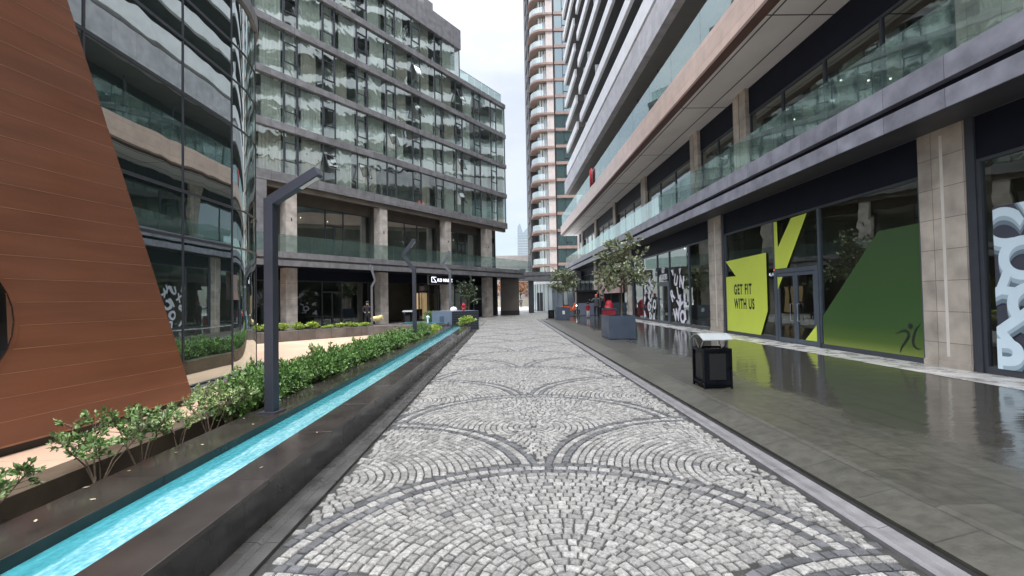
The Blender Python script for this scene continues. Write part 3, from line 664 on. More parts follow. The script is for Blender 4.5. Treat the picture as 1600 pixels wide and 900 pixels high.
# ------------------------------------------------------------------ right: shop and apartment block
XF = 8.46
RB = empty('apartment_block', (XF, 20, 0), 'long dark apartment block over shopfronts on the right, terracotta balcony slab above', 'building')
orb = (XF, 20, 0)
def rbuild(mb, n_, m_, parent=RB, **k):
    return mb.build(n_, m_, parent, orb if parent is RB else (0, 0, 0), **k)
def sub(mb, n_, m_, parent, **k): return mb.build(n_, m_, parent, orb, **k)
YA, YB = -10.0, 56.5
cols = [(-9.8, -8.9), (-0.6, .35), (8.05, 8.97), (17.35, 18.45), (29.9, 30.9), (41.6, 42.6), (53.5, 54.5)]
for a, b_ in cols:
    c = rbuild(MB().box(XF, XF + .5, a, b_, .12, 4.735), 'column', 'column', bevel=.006)
    m_ = (a + b_) / 2 - .03; sub(MB().box(XF - .003, XF + .004, m_ - .03, m_ + .03, .34, 4.6), 'light_strip', 'led', c)
    sub(MB().box(XF - .02, XF - .001, a - .01, b_ + .01, .12, .24), 'column_base', 'column', c)
    rbuild(MB().box(XF + .02, XF + .2, a - .16, a - .005, .12, 4.735), 'column_trim', 'frame')
# shopfronts between columns
def shop(y0, y1, mull, door=None, hd=3.95):
    """y1 > y0; mull = mullion positions; door = (y0, y1)"""
    w_ = rbuild(MB().box(XF + .05, XF + .13, y0, y1, .12, .25).box(XF + .05, XF + .13, y0, y1, hd - .06, hd), 'window_frame', 'frame')
    w_.name = 'shop_window'
    for q in [y0 + .035] + mull + [y1 - .035]: sub(MB().box(XF + .045, XF + .135, q - .035, q + .035, .25, hd - .06), 'mullion', 'frame_door' if door else 'frame', w_)
    ed = [y0] + mull + [y1]
    for a, b_ in zip(ed, ed[1:]):
        if door and a >= door[0] - .05 and b_ <= door[1] + .05:
            sub(MB().quad((XF + .09, a, 2.36), (XF + .09, b_, 2.36), (XF + .09, b_, hd - .03), (XF + .09, a, hd - .03)), 'pane', 'shopglass', w_)
            dd = rbuild(MB().box(XF + .02, XF + .12, a + .03, b_ - .03, 2.24, 2.36).box(XF + .02, XF + .12, a + .03, a + .14, .14, 2.24).box(XF + .02, XF + .12, b_ - .14, b_ - .03, .14, 2.24), 'door', 'frame_door')
            mdl = (a + b_) / 2
            for e0, e1 in ((a + .15, mdl - .005), (mdl + .005, b_ - .15)):
                sub(MB().box(XF + .03, XF + .08, e0, e0 + .09, .15, 2.23).box(XF + .03, XF + .08, e1 - .09, e1, .15, 2.23).box(XF + .03, XF + .08, e0 + .09, e1 - .09, .15, .27).box(XF + .03, XF + .08, e0 + .09, e1 - .09, 2.13, 2.23), 'door_leaf', 'frame_door', dd)
                sub(MB().quad((XF + .055, e0 + .09, .27), (XF + .055, e1 - .09, .27), (XF + .055, e1 - .09, 2.13), (XF + .055, e0 + .09, 2.13)), 'pane', 'shopglass', dd)
            h = MB()
            for yy in (mdl + .16, mdl - .16):
                h.tube([(XF + .03, yy, .8), (XF - .03, yy, .8), (XF - .03, yy, 1.3), (XF + .03, yy, 1.3)], .012, 6)
            sub(h, 'handle', 'steel', dd)
        else:
            sub(MB().quad((XF + .09, a, .22), (XF + .09, b_, .22), (XF + .09, b_, hd - .03), (XF + .09, a, hd - .03)), 'pane', 'shopglass', w_)
    return w_
sA = shop(8.97, 17.19, [11.6 + .4, 14.02], (12.0, 14.02))
shop(18.45, 29.74, [20.62, 23.1, 24.95, 27.62], (23.1, 24.95))
shop(30.9, 41.44, [33.5, 36.0, 38.6]); shop(42.6, 53.34, [45.5, 48, 51])
sR = shop(.35, 7.89, [2.5, 5.0]); shop(-8.9, -.76, [-6, -3.4])
hdr = MB()
for a, b_ in ((-8.9, -.76), (.35, 7.89), (8.97, 17.19), (18.45, 29.74), (30.9, 41.44), (42.6, 53.34)):
    rbuild(MB().box(XF + .06, XF + .14, a, b_, 3.95, 4.735), 'header_panel', 'navy')
for q in range(-9, 56, 1):
    hdr.box(XF + .055, XF + .058, q, q + .005, 3.96, 4.73)
# shop rooms behind the glass
rbuild(MB().box(XF + 3.0, XF + 3.1, YA, YB, .12, 4.7), 'shop_back_wall', 'interior')
rbuild(MB().box(XF + .14, XF + 3.0, YA, YB, .06, .13), 'shop_floor', 'interior_floor')
rbuild(MB().box(XF + .14, XF + 3.1, YA, YB, 4.70, 4.735), 'shop_ceiling', 'interior')
for q in (-9, .0, 8.5, 17.9, 30.4, 42.1, 54):
    rbuild(MB().box(XF + .52, XF + 3.0, q - .1, q + .1, .13, 4.69), 'party_wall', 'interior')
for q, xx in ((20.2, 1.4), (26.4, 1.6), (15.6, 1.8), (10.4, 2.0)): rbuild(MB().box(XF + xx, XF + xx + .35, q, q + .35, .13, 4.69), 'inner_pillar', 'interior')
sp3 = MB()
for q, xx, zz in ((12.0, .8, 4.2), (15.5, 1.2, 4.3), (6.4, 1.0, 4.4), (21.5, 1, 4.3), (24.6, 1.5, 4.2)): rbuild(MB().ball((XF + xx, q, zz), .035, 8, 4), 'ceiling_spot', 'spot')
rbuild(MB().ball((XF + .03, 14.0, 2.35), .018, 8, 4), 'door_sensor', 'redled')
# ledge
XL = 7.6
rbuild(MB().box(XL, XF + .6, YA, YB, 4.74, 5.08), 'lower_ledge', 'ledge', bevel=.006)
rbuild(MB().box(XL + .16, XF + .9, YA, YB, 5.083, 5.23), 'ledge_groove', 'navy')
rbuild(MB().box(XL, XF + .95, YA, YB, 5.233, 5.65), 'upper_ledge', 'ledge', bevel=.006)
rbuild(MB().box(XL + .012, XF + .02, YA, YB, 4.733, 4.739), 'ledge_soffit', 'dark_soffit')
def balustrade(x, y0, y1, z0, h, step, name='balustrade'):
    b_ = rbuild(MB().box(x - .03, x + .03, y0, y1, z0, z0 + .05), name, 'rail'); y = y0
    while y < y1 - .1:
        e = min(y + step, y1); sub(MB().box(x - .008, x + .008, y + .012, e - .012, z0 + .05, z0 + h), 'glass_panel', 'balglass', b_); y += step
balustrade(XL + .12, YA, YB - .2, 5.65, .95, 2.05)
# first floor: recessed glazing and columns at X=9.4
X2 = 9.42
ucol = [(5.9, 8.9), (16.85, 17.78), (21.15, 22.0), (29.2, 30.1), (37.2, 38.05), (45.2, 46.0), (53.2, 54), (-1, -.1), (-9, -8)]
for a, b_ in sorted(ucol):
    c = rbuild(MB().box(X2 - .12, X2 + .6, a, b_, 5.65, 9.5), 'upper_column', 'column', bevel=.006)
    if b_ - a < 1: sub(MB().box(X2 - .123, X2 - .119, (a + b_) / 2 - .012, (a + b_) / 2 + .012, 5.66, 9.49), 'column_joint', 'blacktext', c)
gaps = []; su = sorted(ucol)
for (a0, a1), (b0, b1) in zip(su, su[1:]): gaps.append((a1, b0))
gaps.append((54, 56.4))
for a, b_ in gaps:
    n_ = max(1, round((b_ - a) / 2.1)); st = (b_ - a) / n_
    f = MB().box(X2 + .05, X2 + .13, a, b_, 5.65, 5.76).box(X2 + .05, X2 + .13, a, b_, 8.42, 8.5)
    for q in range(n_ + 1): yy = a + st * q; f.box(X2 + .045, X2 + .135, max(a, yy - .035), min(b_, yy + .035), 5.76, 8.42)
    w_ = rbuild(f, 'upper_window', 'frame')
    for q in range(n_): sub(MB().quad((X2 + .09, a + st * q + .03, 5.74), (X2 + .09, a + st * q + st - .03, 5.74), (X2 + .09, a + st * q + st - .03, 8.45), (X2 + .09, a + st * q + .03, 8.45)), 'pane', 'upglass', w_)
    rbuild(MB().box(X2 + .03, X2 + .14, a, b_, 8.5, 9.5), 'upper_header', 'navy')
rbuild(MB().box(X2 + 2.4, X2 + 2.5, YA, YB, 5.65, 9.5), 'upper_back_wall', 'interior')
rbuild(MB().box(X2 + .14, X2 + 2.4, YA, YB, 5.6, 5.655), 'upper_floor', 'interior_floor')
for q, zz in ((10.3, 7.7), (13.2, 7.1), (12.2, 6.6), (15.4, 6.8), (11.5, 6.3), (18.9, 7.4)): rbuild(MB().ball((X2 + .8, q, zz + .9), .03, 8, 4), 'ceiling_spot', 'spot')
# terracotta slab with pale soffit
XT = 7.2
rbuild(MB().box(XT + .35, 12.2, YA, YB + .5, 9.503, 9.62), 'slab_soffit', 'soffit')
rbuild(MB().box(XT, XT + .345, YA, YB + .5, 9.50, 9.60), 'slab_lip', 'terra_dark')
rbuild(MB().box(XT, XT + .5, YA, YB + .5, 9.603, 10.66), 'slab_fascia', 'terra', bevel=.005)
rbuild(MB().box(XT + .5, 12.2, YA, YB + .5, 9.64, 10.60), 'slab', 'soffit_grey')
balustrade(XT + .12, YA, YB, 10.66, 1.35, 2.9)
# upper storeys
X3 = 9.2
def storey_windows(z0, z1, y0, y1, step, x=X3, m_='upglass'):
    y = y0
    while y < y1 - .5:
        e = min(y + step, y1)
        w_ = rbuild(MB().box(x, x + .08, y + .02, e - .02, z0, z0 + .07).box(x, x + .08, y + .02, e - .02, z1 - .07, z1).box(x, x + .08, y + .02, y + .09, z0 + .07, z1 - .07).box(x, x + .08, (y + e) / 2 - .03, (y + e) / 2 + .03, z0 + .07, z1 - .07), 'window', 'frame')
        sub(MB().quad((x + .05, y + .05, z0 + .05), (x + .05, e - .02, z0 + .05), (x + .05, e - .02, z1 - .05), (x + .05, y + .05, z1 - .05)), 'pane', m_, w_)
        y += step
rbuild(MB().box(X3 + .1, X3 + 2.9, YA, YB - 1, 10.6, 13.7), 'storey_wall', 'blackwall')
storey_windows(10.7, 13.2, -8, 55, 4.5)
XG = 7.2
rbuild(MB().box(XG, XG + .4, YA, 52.5, 13.72, 15.22), 'grey_fascia', 'greyfascia', bevel=.005)
rbuild(MB().box(XG + .4, 12.1, YA, 52.4, 13.70, 14.1), 'grey_slab', 'soffit_grey')
rbuild(MB().box(XG + .5, 12.1, YA, 52.3, 14.1, 15.5), 'parapet_core', 'blackwall')
rbuild(MB().box(XG + .02, XG + .4, YA, 50.5, 15.5, 16.55), 'white_fascia', 'whitefascia', bevel=.005)
rbuild(MB().box(XG + .4, 12.1, YA, 50.4, 15.5, 15.9), 'balcony_slab', 'soffit_grey')
z = 18.05; lev = 0; nwin = 0
while z < 44:
    ye = 41.5 + .25 * lev
    rbuild(MB().box(XG + .05, XG + .25, YA, ye, z, z + .78), 'white_fascia', 'whitefascia', bevel=.004)
    rbuild(MB().box(XG + .25, 12.1, YA, ye, z - .03, z + .22), 'balcony_slab', 'dark_soffit')
    rbuild(MB().box(XG + .9, 12.1, ye, ye + 1.8, z - .03, z + .75), 'balcony_return', 'soffit_grey')
    rbuild(MB().box(XG + .05, XG + .25, ye + 1.8, ye + 9, z, z + .78), 'white_fascia', 'whitefascia')
    rbuild(MB().box(XG + .25, 12.1, ye + 1.8, ye + 9, z - .03, z + .22), 'balcony_slab', 'dark_soffit')
    for q in range(3): rbuild(MB().box(XG + .26, 9.2, 14 + q * 10.5 + (lev % 2) * 3, 14.12 + q * 10.5 + (lev % 2) * 3, z + .22, z + 2.0), 'balcony_screen', 'whitefascia')
    storey_windows(z + .3, z + 2.5, 8, 50, 7, 9.32, 'paleglass')
    z += 2.72; lev += 1
rbuild(MB().box(9.4, 12.0, YA, 51, 14.1, 47), 'upper_wall', 'blackwall')
storey_windows(16.0, 17.9, 8, 50, 7, 9.32, 'paleglass')
rbuild(MB().box(12.1, 22, YA, 56, .1, 47), 'rear_volume', 'blackwall')
# window films and lettering (flat prints on the glass)
FM = lambda y, z, x=XF + .045: Matrix(((0, 0, -1, x), (-1, 0, 0, y), (0, 1, 0, z), (0, 0, 0, 1)))
fx = XF + .047
def film(pts, m_, par, x=fx, n_='window_film'):
    return sub(MB().prism([(x, a, b_) for a, b_ in pts], (.003, 0, 0)), n_, m_, par)
f1 = film([(17.13, .24), (14.88, .24), (14.45, 1.05), (14.45, 2.95), (17.13, 2.88), (16.40, 2.28), (17.13, 2.28)], 'lime', sA)
film([(13.98, 2.38), (13.98, 3.86), (13.82, 3.86), (13.80, 3.05), (13.12, 3.84), (12.42, 3.86), (13.40, 2.38)], 'lime', sA)
film([(13.84, 2.12), (13.58, 2.12), (13.84, 1.74)], 'lime', sA, XF + .027)
film([(12.15, .28), (12.62, .28), (12.15, .72)], 'lime', sA, XF + .027)
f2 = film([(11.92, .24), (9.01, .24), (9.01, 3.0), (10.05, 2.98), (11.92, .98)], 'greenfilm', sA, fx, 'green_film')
tm = MB(); put(tm, text_geo('GET FIT', .50, .018, 0, .58, 1.22), FM(16.55, 1.62, fx - .003)); put(tm, text_geo('WITH US', .50, .018, 0, .58, 1.18), FM(16.55, 1.10, fx - .003)); sub(tm, 'lettering', 'blacktext', sA)
# running figure mark
rm_ = MB()
def stroke(pts, w0, w1):
    n = len(pts); L, Rr = [], []
    for i, p_ in enumerate(pts):
        a, b_ = Vector(pts[max(0, i - 1)]), Vector(pts[min(n - 1, i + 1)]); t = (b_ - a).normalized(); nn = Vector((-t.y, t.x)); q = i / (n - 1); w_ = w0 * (1 - q) * 1 + w1 * q if w0 > w1 else w0 + (w1 - w0) * math.sin(math.pi * q)
        L.append(Vector(p_) + nn * w_ / 2); Rr.append(Vector(p_) - nn * w_ / 2)
    poly = L + Rr[::-1]; v = [(p_.x, p_.y, 0) for p_ in poly]
    for i in range(n - 1): put(rm_, ([v[i], v[i + 1], v[2 * n - 2 - i], v[2 * n - 1 - i]], [(0, 1, 2, 3)]), FM(9.62, .30, fx - .006))
stroke(smooth_path([(-.05, .38), (.1, .46), (.22, .45), (.25, .36), (.16, .22), (.07, .1), (.03, -.02)], 4), .01, .06)
stroke(smooth_path([(.52, .62), (.42, .5), (.36, .34), (.35, .2), (.42, .12), (.52, .12)], 4), .01, .055)
put(rm_, ([(.30 + .055 * math.cos(k * .52), .57 + .055 * math.sin(k * .52), 0) for k in range(12)], [tuple(range(12))]), FM(9.62, .30, fx - .006))
sub(rm_, 'runner_mark', 'blacktext', sA)
# scattered letter film, second shop
sB = [o for o in RB.children if o.name.startswith('shop_window')][1]
def scatter(spec, y0, z0, wd, hh, nm):
    mb = MB()
    for qi, (ch, sz, rot, dx, dy) in enumerate(spec):
        gg = clipped(shift(text_geo(ch, sz, .042, 0, .92), rot, dx, dy), 0, wd, 0, hh); put(mb, gg, FM(y0, z0, fx - .0006 * qi))
    sub(mb, nm, 'whitetext', sB)
spec = [('V', .55, .35, .30, 2.32), ('V', .55, -.1, 1.15, 2.42), ('U', .72, -.35, .48, 1.95), ('N', .80, -.2, 1.18, 1.78), ('R', .80, .55, .22, 1.0), ('L', .80, .3, 1.0, 1.18), ('A', .75, -2.7, 1.25, 1.25), ('L', .7, 0, 1.72, .9), ('W', .85, .1, .42, .05), ('Y', .75, -.5, 1.05, .75), ('O', .85, .1, 1.25, -.02), ('I', .6, .2, 1.85, .2)]
scatter(spec, 23.0, .28, 2.28, 2.65, 'letter_film')
spec2 = [('S', .5, .2, .05, 2.1), ('U', .55, -.3, .7, 2.05), ('K', .6, .5, 1.6, 1.75), ('X', .6, .4, .35, 1.5), ('C', .75, .4, 1.2, 1.0), ('B', .7, -.1, .1, .85), ('O', .7, .2, .85, .45), ('O', .7, -.2, 1.75, .7), ('A', .6, .3, .1, .0), ('D', .6, .1, 1.1, -.05), ('A', .6, -.2, 1.7, -.02), ('Y', .6, .2, 1.2, 2.0), ('I', .7, -.5, .9, 1.3)]
scatter(spec2, 27.55, .25, 2.45, 2.6, 'letter_film')
tb = MB()
for k, tt in enumerate(('GET', 'STARTED', 'TODAY')): put(tb, text_geo(tt, .36, .024, 0, .72), FM(24.62 - (.32 if k == 0 else .05 if k == 1 else .18), 2.86 - .36 * k, fx + .03))
sub(tb, 'lettering', 'whitetext', sB)
# big letters with a drawn depth, near right window
pbw, pbh = 3.4, 2.8
sub(MB().box(fx + .012, fx + .014, 7.66 - pbw, 7.66, .24, 3.04), 'poster_ground', 'posterbg', sR)
big = [('C', .85, -.5, -.30, 2.35), ('V', .95, .06, .42, 2.28), ('X', .9, 0, 1.4, 2.2), ('O', .95, 0, .06, 1.56), ('Y', .8, -1.05, -.30, 1.42), ('R', .9, .2, 1.1, 1.35), ('O', .95, .15, .22, .74), ('L', .9, -.9, -.05, .72), ('K', .9, 0, 1.3, .5), ('P', 1.0, .02, -.12, -.20), ('A', .9, .2, .75, -.15), ('N', 1, 0, 2.2, 1.6), ('G', 1, 0, 2.3, .6), ('S', 1, .2, 1.7, -.3)]
for lay, (dz, mm, xo) in enumerate(((-.15, 'bluegrey2', .0100), (-.11, 'bluegrey2', .0096), (-.075, 'bluegrey1', .0092), (-.04, 'bluegrey1', .0088), (0, 'bluewhite', .0084))):
    mb = MB()
    for qi, (ch, sz, rot, dx, dy) in enumerate(big):
        put(mb, clipped(shift(text_geo(ch, sz, .035), rot, dx, dy + dz), 0, pbw, 0, pbh), FM(7.66, .24, fx + xo - qi * .00045 * 5 - .0))
    sub(mb, 'drawn_letters', mm, sR)

# ------------------------------------------------------------------ hotel
HP = Vector((-.87, 41.97)); HD = Vector((.5741, .8188)); HA = math.atan2(HD.y, HD.x)
HT = empty('glass_hotel', (HP.x, HP.y, 0), 'glass fronted hotel block with dark floor bands above a pillared arcade', 'building', rz=HA)
for k in range(5):
    s0 = (-26.7, -20.05, -13.4, -6.75, -1.32)[k]
    h_ = MB().box(s0, s0 + (.66 if k < 4 else .85), .05, .7, 0, 8.35).build('pillar', 'column_hotel', HT, bevel=.008)
    MB().box(s0 + .3, s0 + .36, .03, .05, 6.3, 6.48).build('wall_light', 'blacktext', h_)
# canopy ledge with rounded end
def canopy(y0, z0, z1, n_, ex=0):
    pts = [(-30, y0, z0), (3.2 + ex, y0, z0)] + [(3.2 + ex + 1.0 * math.sin(a * math.pi / 16), y0 + 1.0 - 1.0 * math.cos(a * math.pi / 16), z0) for a in range(1, 9)] + [(4.2 + ex, 9, z0), (-30, 9, z0)]
    return MB().prism(pts[::-1], (0, 0, z1 - z0)).build(n_, 'ledge_hotel', HT)
canopy(-1.0, 3.62, 3.93, 'canopy_lower_band'); canopy(-.88, 3.935, 4.05, 'canopy_groove', -.12); canopy(-1.0, 4.055, 4.38, 'canopy_upper_band')
MB().box(-29, 3.9, -.9, 8.5, 3.60, 3.617).build('canopy_soffit', 'navy', HT)
gb = MB()
for k in range(17): MB().box(-29 + 2 * k, -27.03 + 2 * k, -.86, -.845, 4.38, 5.35).build('glass_panel', 'balglass', HT)
# ground floor shopfronts
def hotel_front(s0, s1, z0, z1, y, mull, door=None, doorz=2.2, pane='shopglass', fm='frame'):
    f = MB().box(s0, s1, y, y + .08, z0, z0 + .08).box(s0, s1, y, y + .08, z1 - .06, z1)
    for q in [s0 + .03] + mull + [s1 - .03]: f.box(q - .03, q + .03, y - .005, y + .085, z0 + .08, z1 - .06)
    if door:
        f.box(door[0], door[1], y - .006, y + .086, z0 + doorz, z0 + doorz + .09)
        mdl = (door[0] + door[1]) / 2; f.box(mdl - .04, mdl + .04, y - .006, y + .086, z0 + .08, z0 + doorz)
    w_ = f.build('arcade_window', fm, HT); e = [s0] + mull + [s1]
    for a, b_ in zip(e, e[1:]): MB().quad((a, y + .04, z0 + .05), (b_, y + .04, z0 + .05), (b_, y + .04, z1 - .04), (a, y + .04, z1 - .04)).build('pane', pane, w_)
    return w_
bays = [(-26.0, -20.1), (-19.4, -13.4), (-12.7, -6.75), (-6.05, -1.34), (-.45, 1.45)]
hotel_front(-26, -20.1, 0, 2.95, 1.3, [-24, -22]); hotel_front(-19.4, -13.4, 0, 2.95, 1.3, [-17.0, -15.6], (-17, -15.6))
hotel_front(-8.6, -6.75, 0, 3.0, 1.3, [-7.6]); hotel_front(-6.05, -1.34, 0, 2.95, 1.5, [-4.1, -2.4], (-4.1, -2.4), pane='hotelglass')
MB().box(-29, 1.2, 1.3, 1.5, 2.96, 3.6).build('dark_header', 'navy', HT)
for a, b_ in bays:
    m3 = [a + (b_ - a) * .42, a + (b_ - a) * .64] if b_ - a > 1 else []
    hotel_front(a, b_, 4.38, 7.55, 1.1, m3, (m3[0], m3[1]) if m3 else None, 2.1, 'upglass')
    MB().box(a, b_, 1.05, 1.25, 7.55, 8.35).build('brown_header', 'wood', HT)
for z0, z1, mm, yb in ((0, 3.6, 'dark_room', 4.6), (4.38, 8.4, 'lounge', 2.4)):
    MB().box(-29, 1.4, yb, 4.7, z0, z1).build('room_back_wall', mm, HT)
MB().box(-29, 1.4, 1.2, 4.7, 0.0, .02).build('room_floor', 'dark_room', HT)
for q in (-26.3, -19.7, -13.05, -6.4, .1):
    MB().box(q - .1, q + .1, 1.4, 4.6, .02, 3.58).build('room_divider', 'dark_room', HT); MB().box(q - .1, q + .1, 1.3, 2.39, 4.4, 8.3).build('room_divider', 'interior', HT)
MB().box(-4.8, -.3, 3.2, 3.3, .02, 2.6).build('white_screen', 'curtain', HT)
for q in (-17.9, -16.0, -11, -9.2, -3.4): MB().ball((q, 2.2, 7.0), .03, 8, 4).build('ceiling_spot', 'spot', HT)
# lit entrance, sign
ent = MB().box(-8.45, -6.9, 1.22, 1.29, 2.28, 2.36).box(-7.72, -7.64, 1.22, 1.29, 0.05, 2.28).build('entrance_frame', 'slot', HT)
MB().box(-7.62, -6.95, 1.9, 1.95, .05, 2.2).build('lit_room', 'gold', HT)
MB().box(-8.35, -7.74, 1.9, 1.95, .9, 2.2).build('lit_room', 'gold', HT)
sg = MB().box(-8.75, -5.95, -.12, .0, 2.9, 3.5).build('sign_board', 'navy', HT)
sg.location = (0, .0, 0)
SM = lambda x, z: Matrix(((1, 0, 0, x), (0, 0, -1, -.135), (0, 1, 0, z), (0, 0, 0, 1)))
sm = MB(); put(sm, text_geo('KO NAMZ', .36, .006, .008, .95, 1.15), SM(-7.98, 3.06))
for a, b_ in (((-8.62, 3.02), (-8.62, 3.42)), ((-8.62, 3.40), (-8.12, 3.40)), ((-8.62, 3.02), (-8.14, 3.02)), ((-8.48, 3.40), (-8.10, 2.98))):
    sm.tube([(a[0], -.14, a[1]), (b_[0], -.14, b_[1])], .022, 6)
sm.build('sign_letters', 'signlight', sg)
MB().box(-8.9, -5.9, .0, .08, 2.82, 3.6).build('sign_backing', 'ledge_hotel', HT)
# panelled end wall of the arcade
MB().box(.3, .5, .2, 4.5, .02, 3.6).build('end_wall', 'blackwall', HT)
MB().prism([(1.89, .84, .45), (2.95, -.62, .45), (3.2, -.4, .45), (2.14, 1.06, .45)], (0, 0, 3.14)).build('end_panel', 'wood', HT)
MB().prism([(1.87, .84, 0), (2.95, -.64, 0), (3.22, -.4, 0), (2.14, 1.08, 0)], (0, 0, .449)).build('panel_base', 'slot', HT)
MB().box(1.38, 1.52, 1.1, 4.6, 4.38, 8.35).build('end_glazing', 'wood', HT)
# bands
bz = [(8.38, 8.95), (11.38, 11.80), (14.28, 14.66), (17.22, 17.62), (20.2, 20.6)]
for k, (a, b_) in enumerate(bz):
    MB().box(-30, 1.9, -.12, 8, a, b_).build('floor_band', 'ledge_hotel', HT, bevel=.01)
MB().box(-30, 1.7, .0, .28, 8.06, 8.376).build('lower_band', 'wood', HT)
MB().box(-30, -4.68, -.12, 8, 23.05, 24.75).build('parapet_band', 'ledge_hotel', HT, bevel=.01)
MB().box(-30, 1.2, .5, 9, 8.2, 8.34).build('arcade_ceiling', 'dark_soffit', HT)
for k in range(1, 12):
    pass
MB().box(-30, 1.6, 1.7, 8, 8.95, 20.2).build('inner_wall', 'room', HT); MB().box(-30, -4.9, 1.7, 8, 20.6, 23.05).build('inner_wall', 'room', HT)
rw = random.Random(11)
def hotel_window(s0, wide, z0, z1, opened=0, end=None):
    """narrow operable light then a wide fixed light"""
    nw = .84; e = end if end else s0 + wide
    f = MB()
    for q in (s0, s0 + nw): f.box(q - .03, q + .03, .0, .08, z0, z1)
    h = z1 - z0; za, zb = z0 + h * .30, z0 + h * .74
    if opened != 1:
        f.box(s0 + .04, s0 + nw - .04, -.012, .06, za, za + .05).box(s0 + .04, s0 + nw - .04, -.012, .06, zb, zb + .05)
        f.box(s0 + .031, s0 + .08, -.012, .06, za + .05, zb).box(s0 + nw - .08, s0 + nw - .031, -.012, .06, za + .05, zb)
    w_ = f.build('window', 'frame', HT)
    MB().quad((s0 + .03, .05, z0), (s0 + nw - .03, .05, z0), (s0 + nw - .03, .05, z1 if opened != 1 else za), (s0 + .03, .05, z1 if opened != 1 else za)).build('narrow_pane', 'hotelglass', w_)
    MB().quad((s0 + nw + .03, .04, z0), (e - .03, .04, z0), (e - .03, .04, z1), (s0 + nw + .03, .04, z1)).build('wide_pane', 'hotelglass', w_)
    if opened == 1:
        MB().quad((s0 + .03, .05, zb), (s0 + nw - .03, .05, zb), (s0 + nw - .03, .05, z1), (s0 + .03, .05, z1)).build('top_pane', 'hotelglass', w_)
        L = zb - za; t = .42; dy, dz = -math.sin(t) * L, -math.cos(t) * L
        sh = MB()
        def bar(x0, x1, q0, q1): sh.prism([(x0, -.02 + dy * q0, zb + dz * q0), (x1, -.02 + dy * q0, zb + dz * q0), (x1, -.02 + dy * q1, zb + dz * q1), (x0, -.02 + dy * q1, zb + dz * q1)], (0, -.03, .012))
        bar(s0 + .04, s0 + .09, 0, 1); bar(s0 + nw - .09, s0 + nw - .04, 0, 1); bar(s0 + .09, s0 + nw - .09, 0, .06); bar(s0 + .09, s0 + nw - .09, .94, 1)
        sh.build('open_sash', 'frame', w_)
        MB().quad((s0 + .08, -.03 + dy * .03, zb + dz * .03), (s0 + nw - .08, -.03 + dy * .03, zb + dz * .03), (s0 + nw - .08, -.03 + dy * .97, zb + dz * .97), (s0 + .08, -.03 + dy * .97, zb + dz * .97)).build('sash_pane', 'hotelglass', w_)
    # curtains
    if rw.random() < .92:
        a = s0 + nw * rw.choice([.9, 1.2]) + rw.uniform(0, .3); b2 = min(e - .1, a + rw.uniform(.7, 1.8)); cm = MB(); n = 22; pts = []
        for q in range(n + 1):
            x = a + (b2 - a) * q / n; pts.append((x, .22 + .06 * math.sin(q * 1.9 + rw.random())))
        cm.v = [(x, y, z0 + .02) for x, y in pts] + [(x, y, z1 - .02) for x, y in pts]; cm.f = [(i, i + 1, n + 2 + i, n + 1 + i) for i in range(n)]; cm.mi = [0] * n
        cm.build('curtain', rw.choice(['curtain', 'curtain', 'curtain_b']), w_, smooth=True)
    if rw.random() < .5:
        cm = MB(); a = s0 + .05; n = 10; pts = [(a + .75 * q / n, .24 + .05 * math.sin(q * 2)) for q in range(n + 1)]
        cm.v = [(x, y, z0 + .02) for x, y in pts] + [(x, y, z1 - .02) for x, y in pts]; cm.f = [(i, i + 1, n + 2 + i, n + 1 + i) for i in range(n)]; cm.mi = [0] * n
        cm.build('curtain', 'curtain', w_, smooth=True)
rows = [(8.95, 11.38), (11.80, 14.28), (14.66, 17.22), (17.62, 20.2), (20.6, 23.05)]
opens = {(0, 2), (0, 1), (1, 6), (1, 3), (2, 4), (3, 4), (3, 6), (0, 6)}
for r_, (z0, z1) in enumerate(rows):
    lim = 1.85 if r_ < 4 else -4.75
    for k in range(-1, 9):
        s0 = -20.15 + 2.47 * k
        if s0 > lim - .8: continue
        e = min(s0 + 2.47, lim)
        if k == 8: e = lim
        hotel_window(s0, 2.47, z0, z1, 1 if (r_, k) in opens else 0, e)
    for q in range(0, 6):    # side return glazing
        pass
    MB().quad((lim - .03, .03, z0), (lim - .03, 7.9, z0), (lim - .03, 7.9, z1), (lim - .03, .03, z1)).build('side_glazing', 'hotelglass', HT)
    MB().box(lim - .05, lim, -.02, .05, z0, z1).build('corner_post', 'frame', HT)
    for q in range(-1, 8): MB().box(-20.3 + 2.47 * 1.5 * q, -20.18 + 2.47 * 1.5 * q, .5, 1.69, z0, z1).build('room_divider', 'room', HT) if -20.18 + 2.47 * 1.5 * q < lim - .5 else None
# roof terrace
for k in range(6): MB().box(-4.4 + k * 1.02, -3.42 + k * 1.02, .25, .262, 20.6, 21.6).build('roof_glass_panel', 'balglass', HT)
MB().box(-4.4, 1.7, .24, .275, 21.6, 21.63).build('roof_rail', 'rail', HT)
tb_ = MB().box(-9.6, -6.3, 3, 6, 24.75, 27.6).build('roof_block', 'rooftan', HT)
MB().box(-8.6, -7.6, 2.97, 3.0, 25.6, 26.3).build('vent', 'slot', tb_); MB().box(-6.9, -6.75, 2.97, 3.0, 24.8, 25.9).build('vent', 'slot', tb_)
MB().box(-6.28, -5.2, 2.6, 5, 24.75, 27.9).build('roof_shaft', 'ledge_hotel', HT)
# left wing behind the mirror building
MB().box(-30.5, -21.2, -.1, .3, 4.4, 8.4).build('side_wing', 'ledge_hotel', HT)

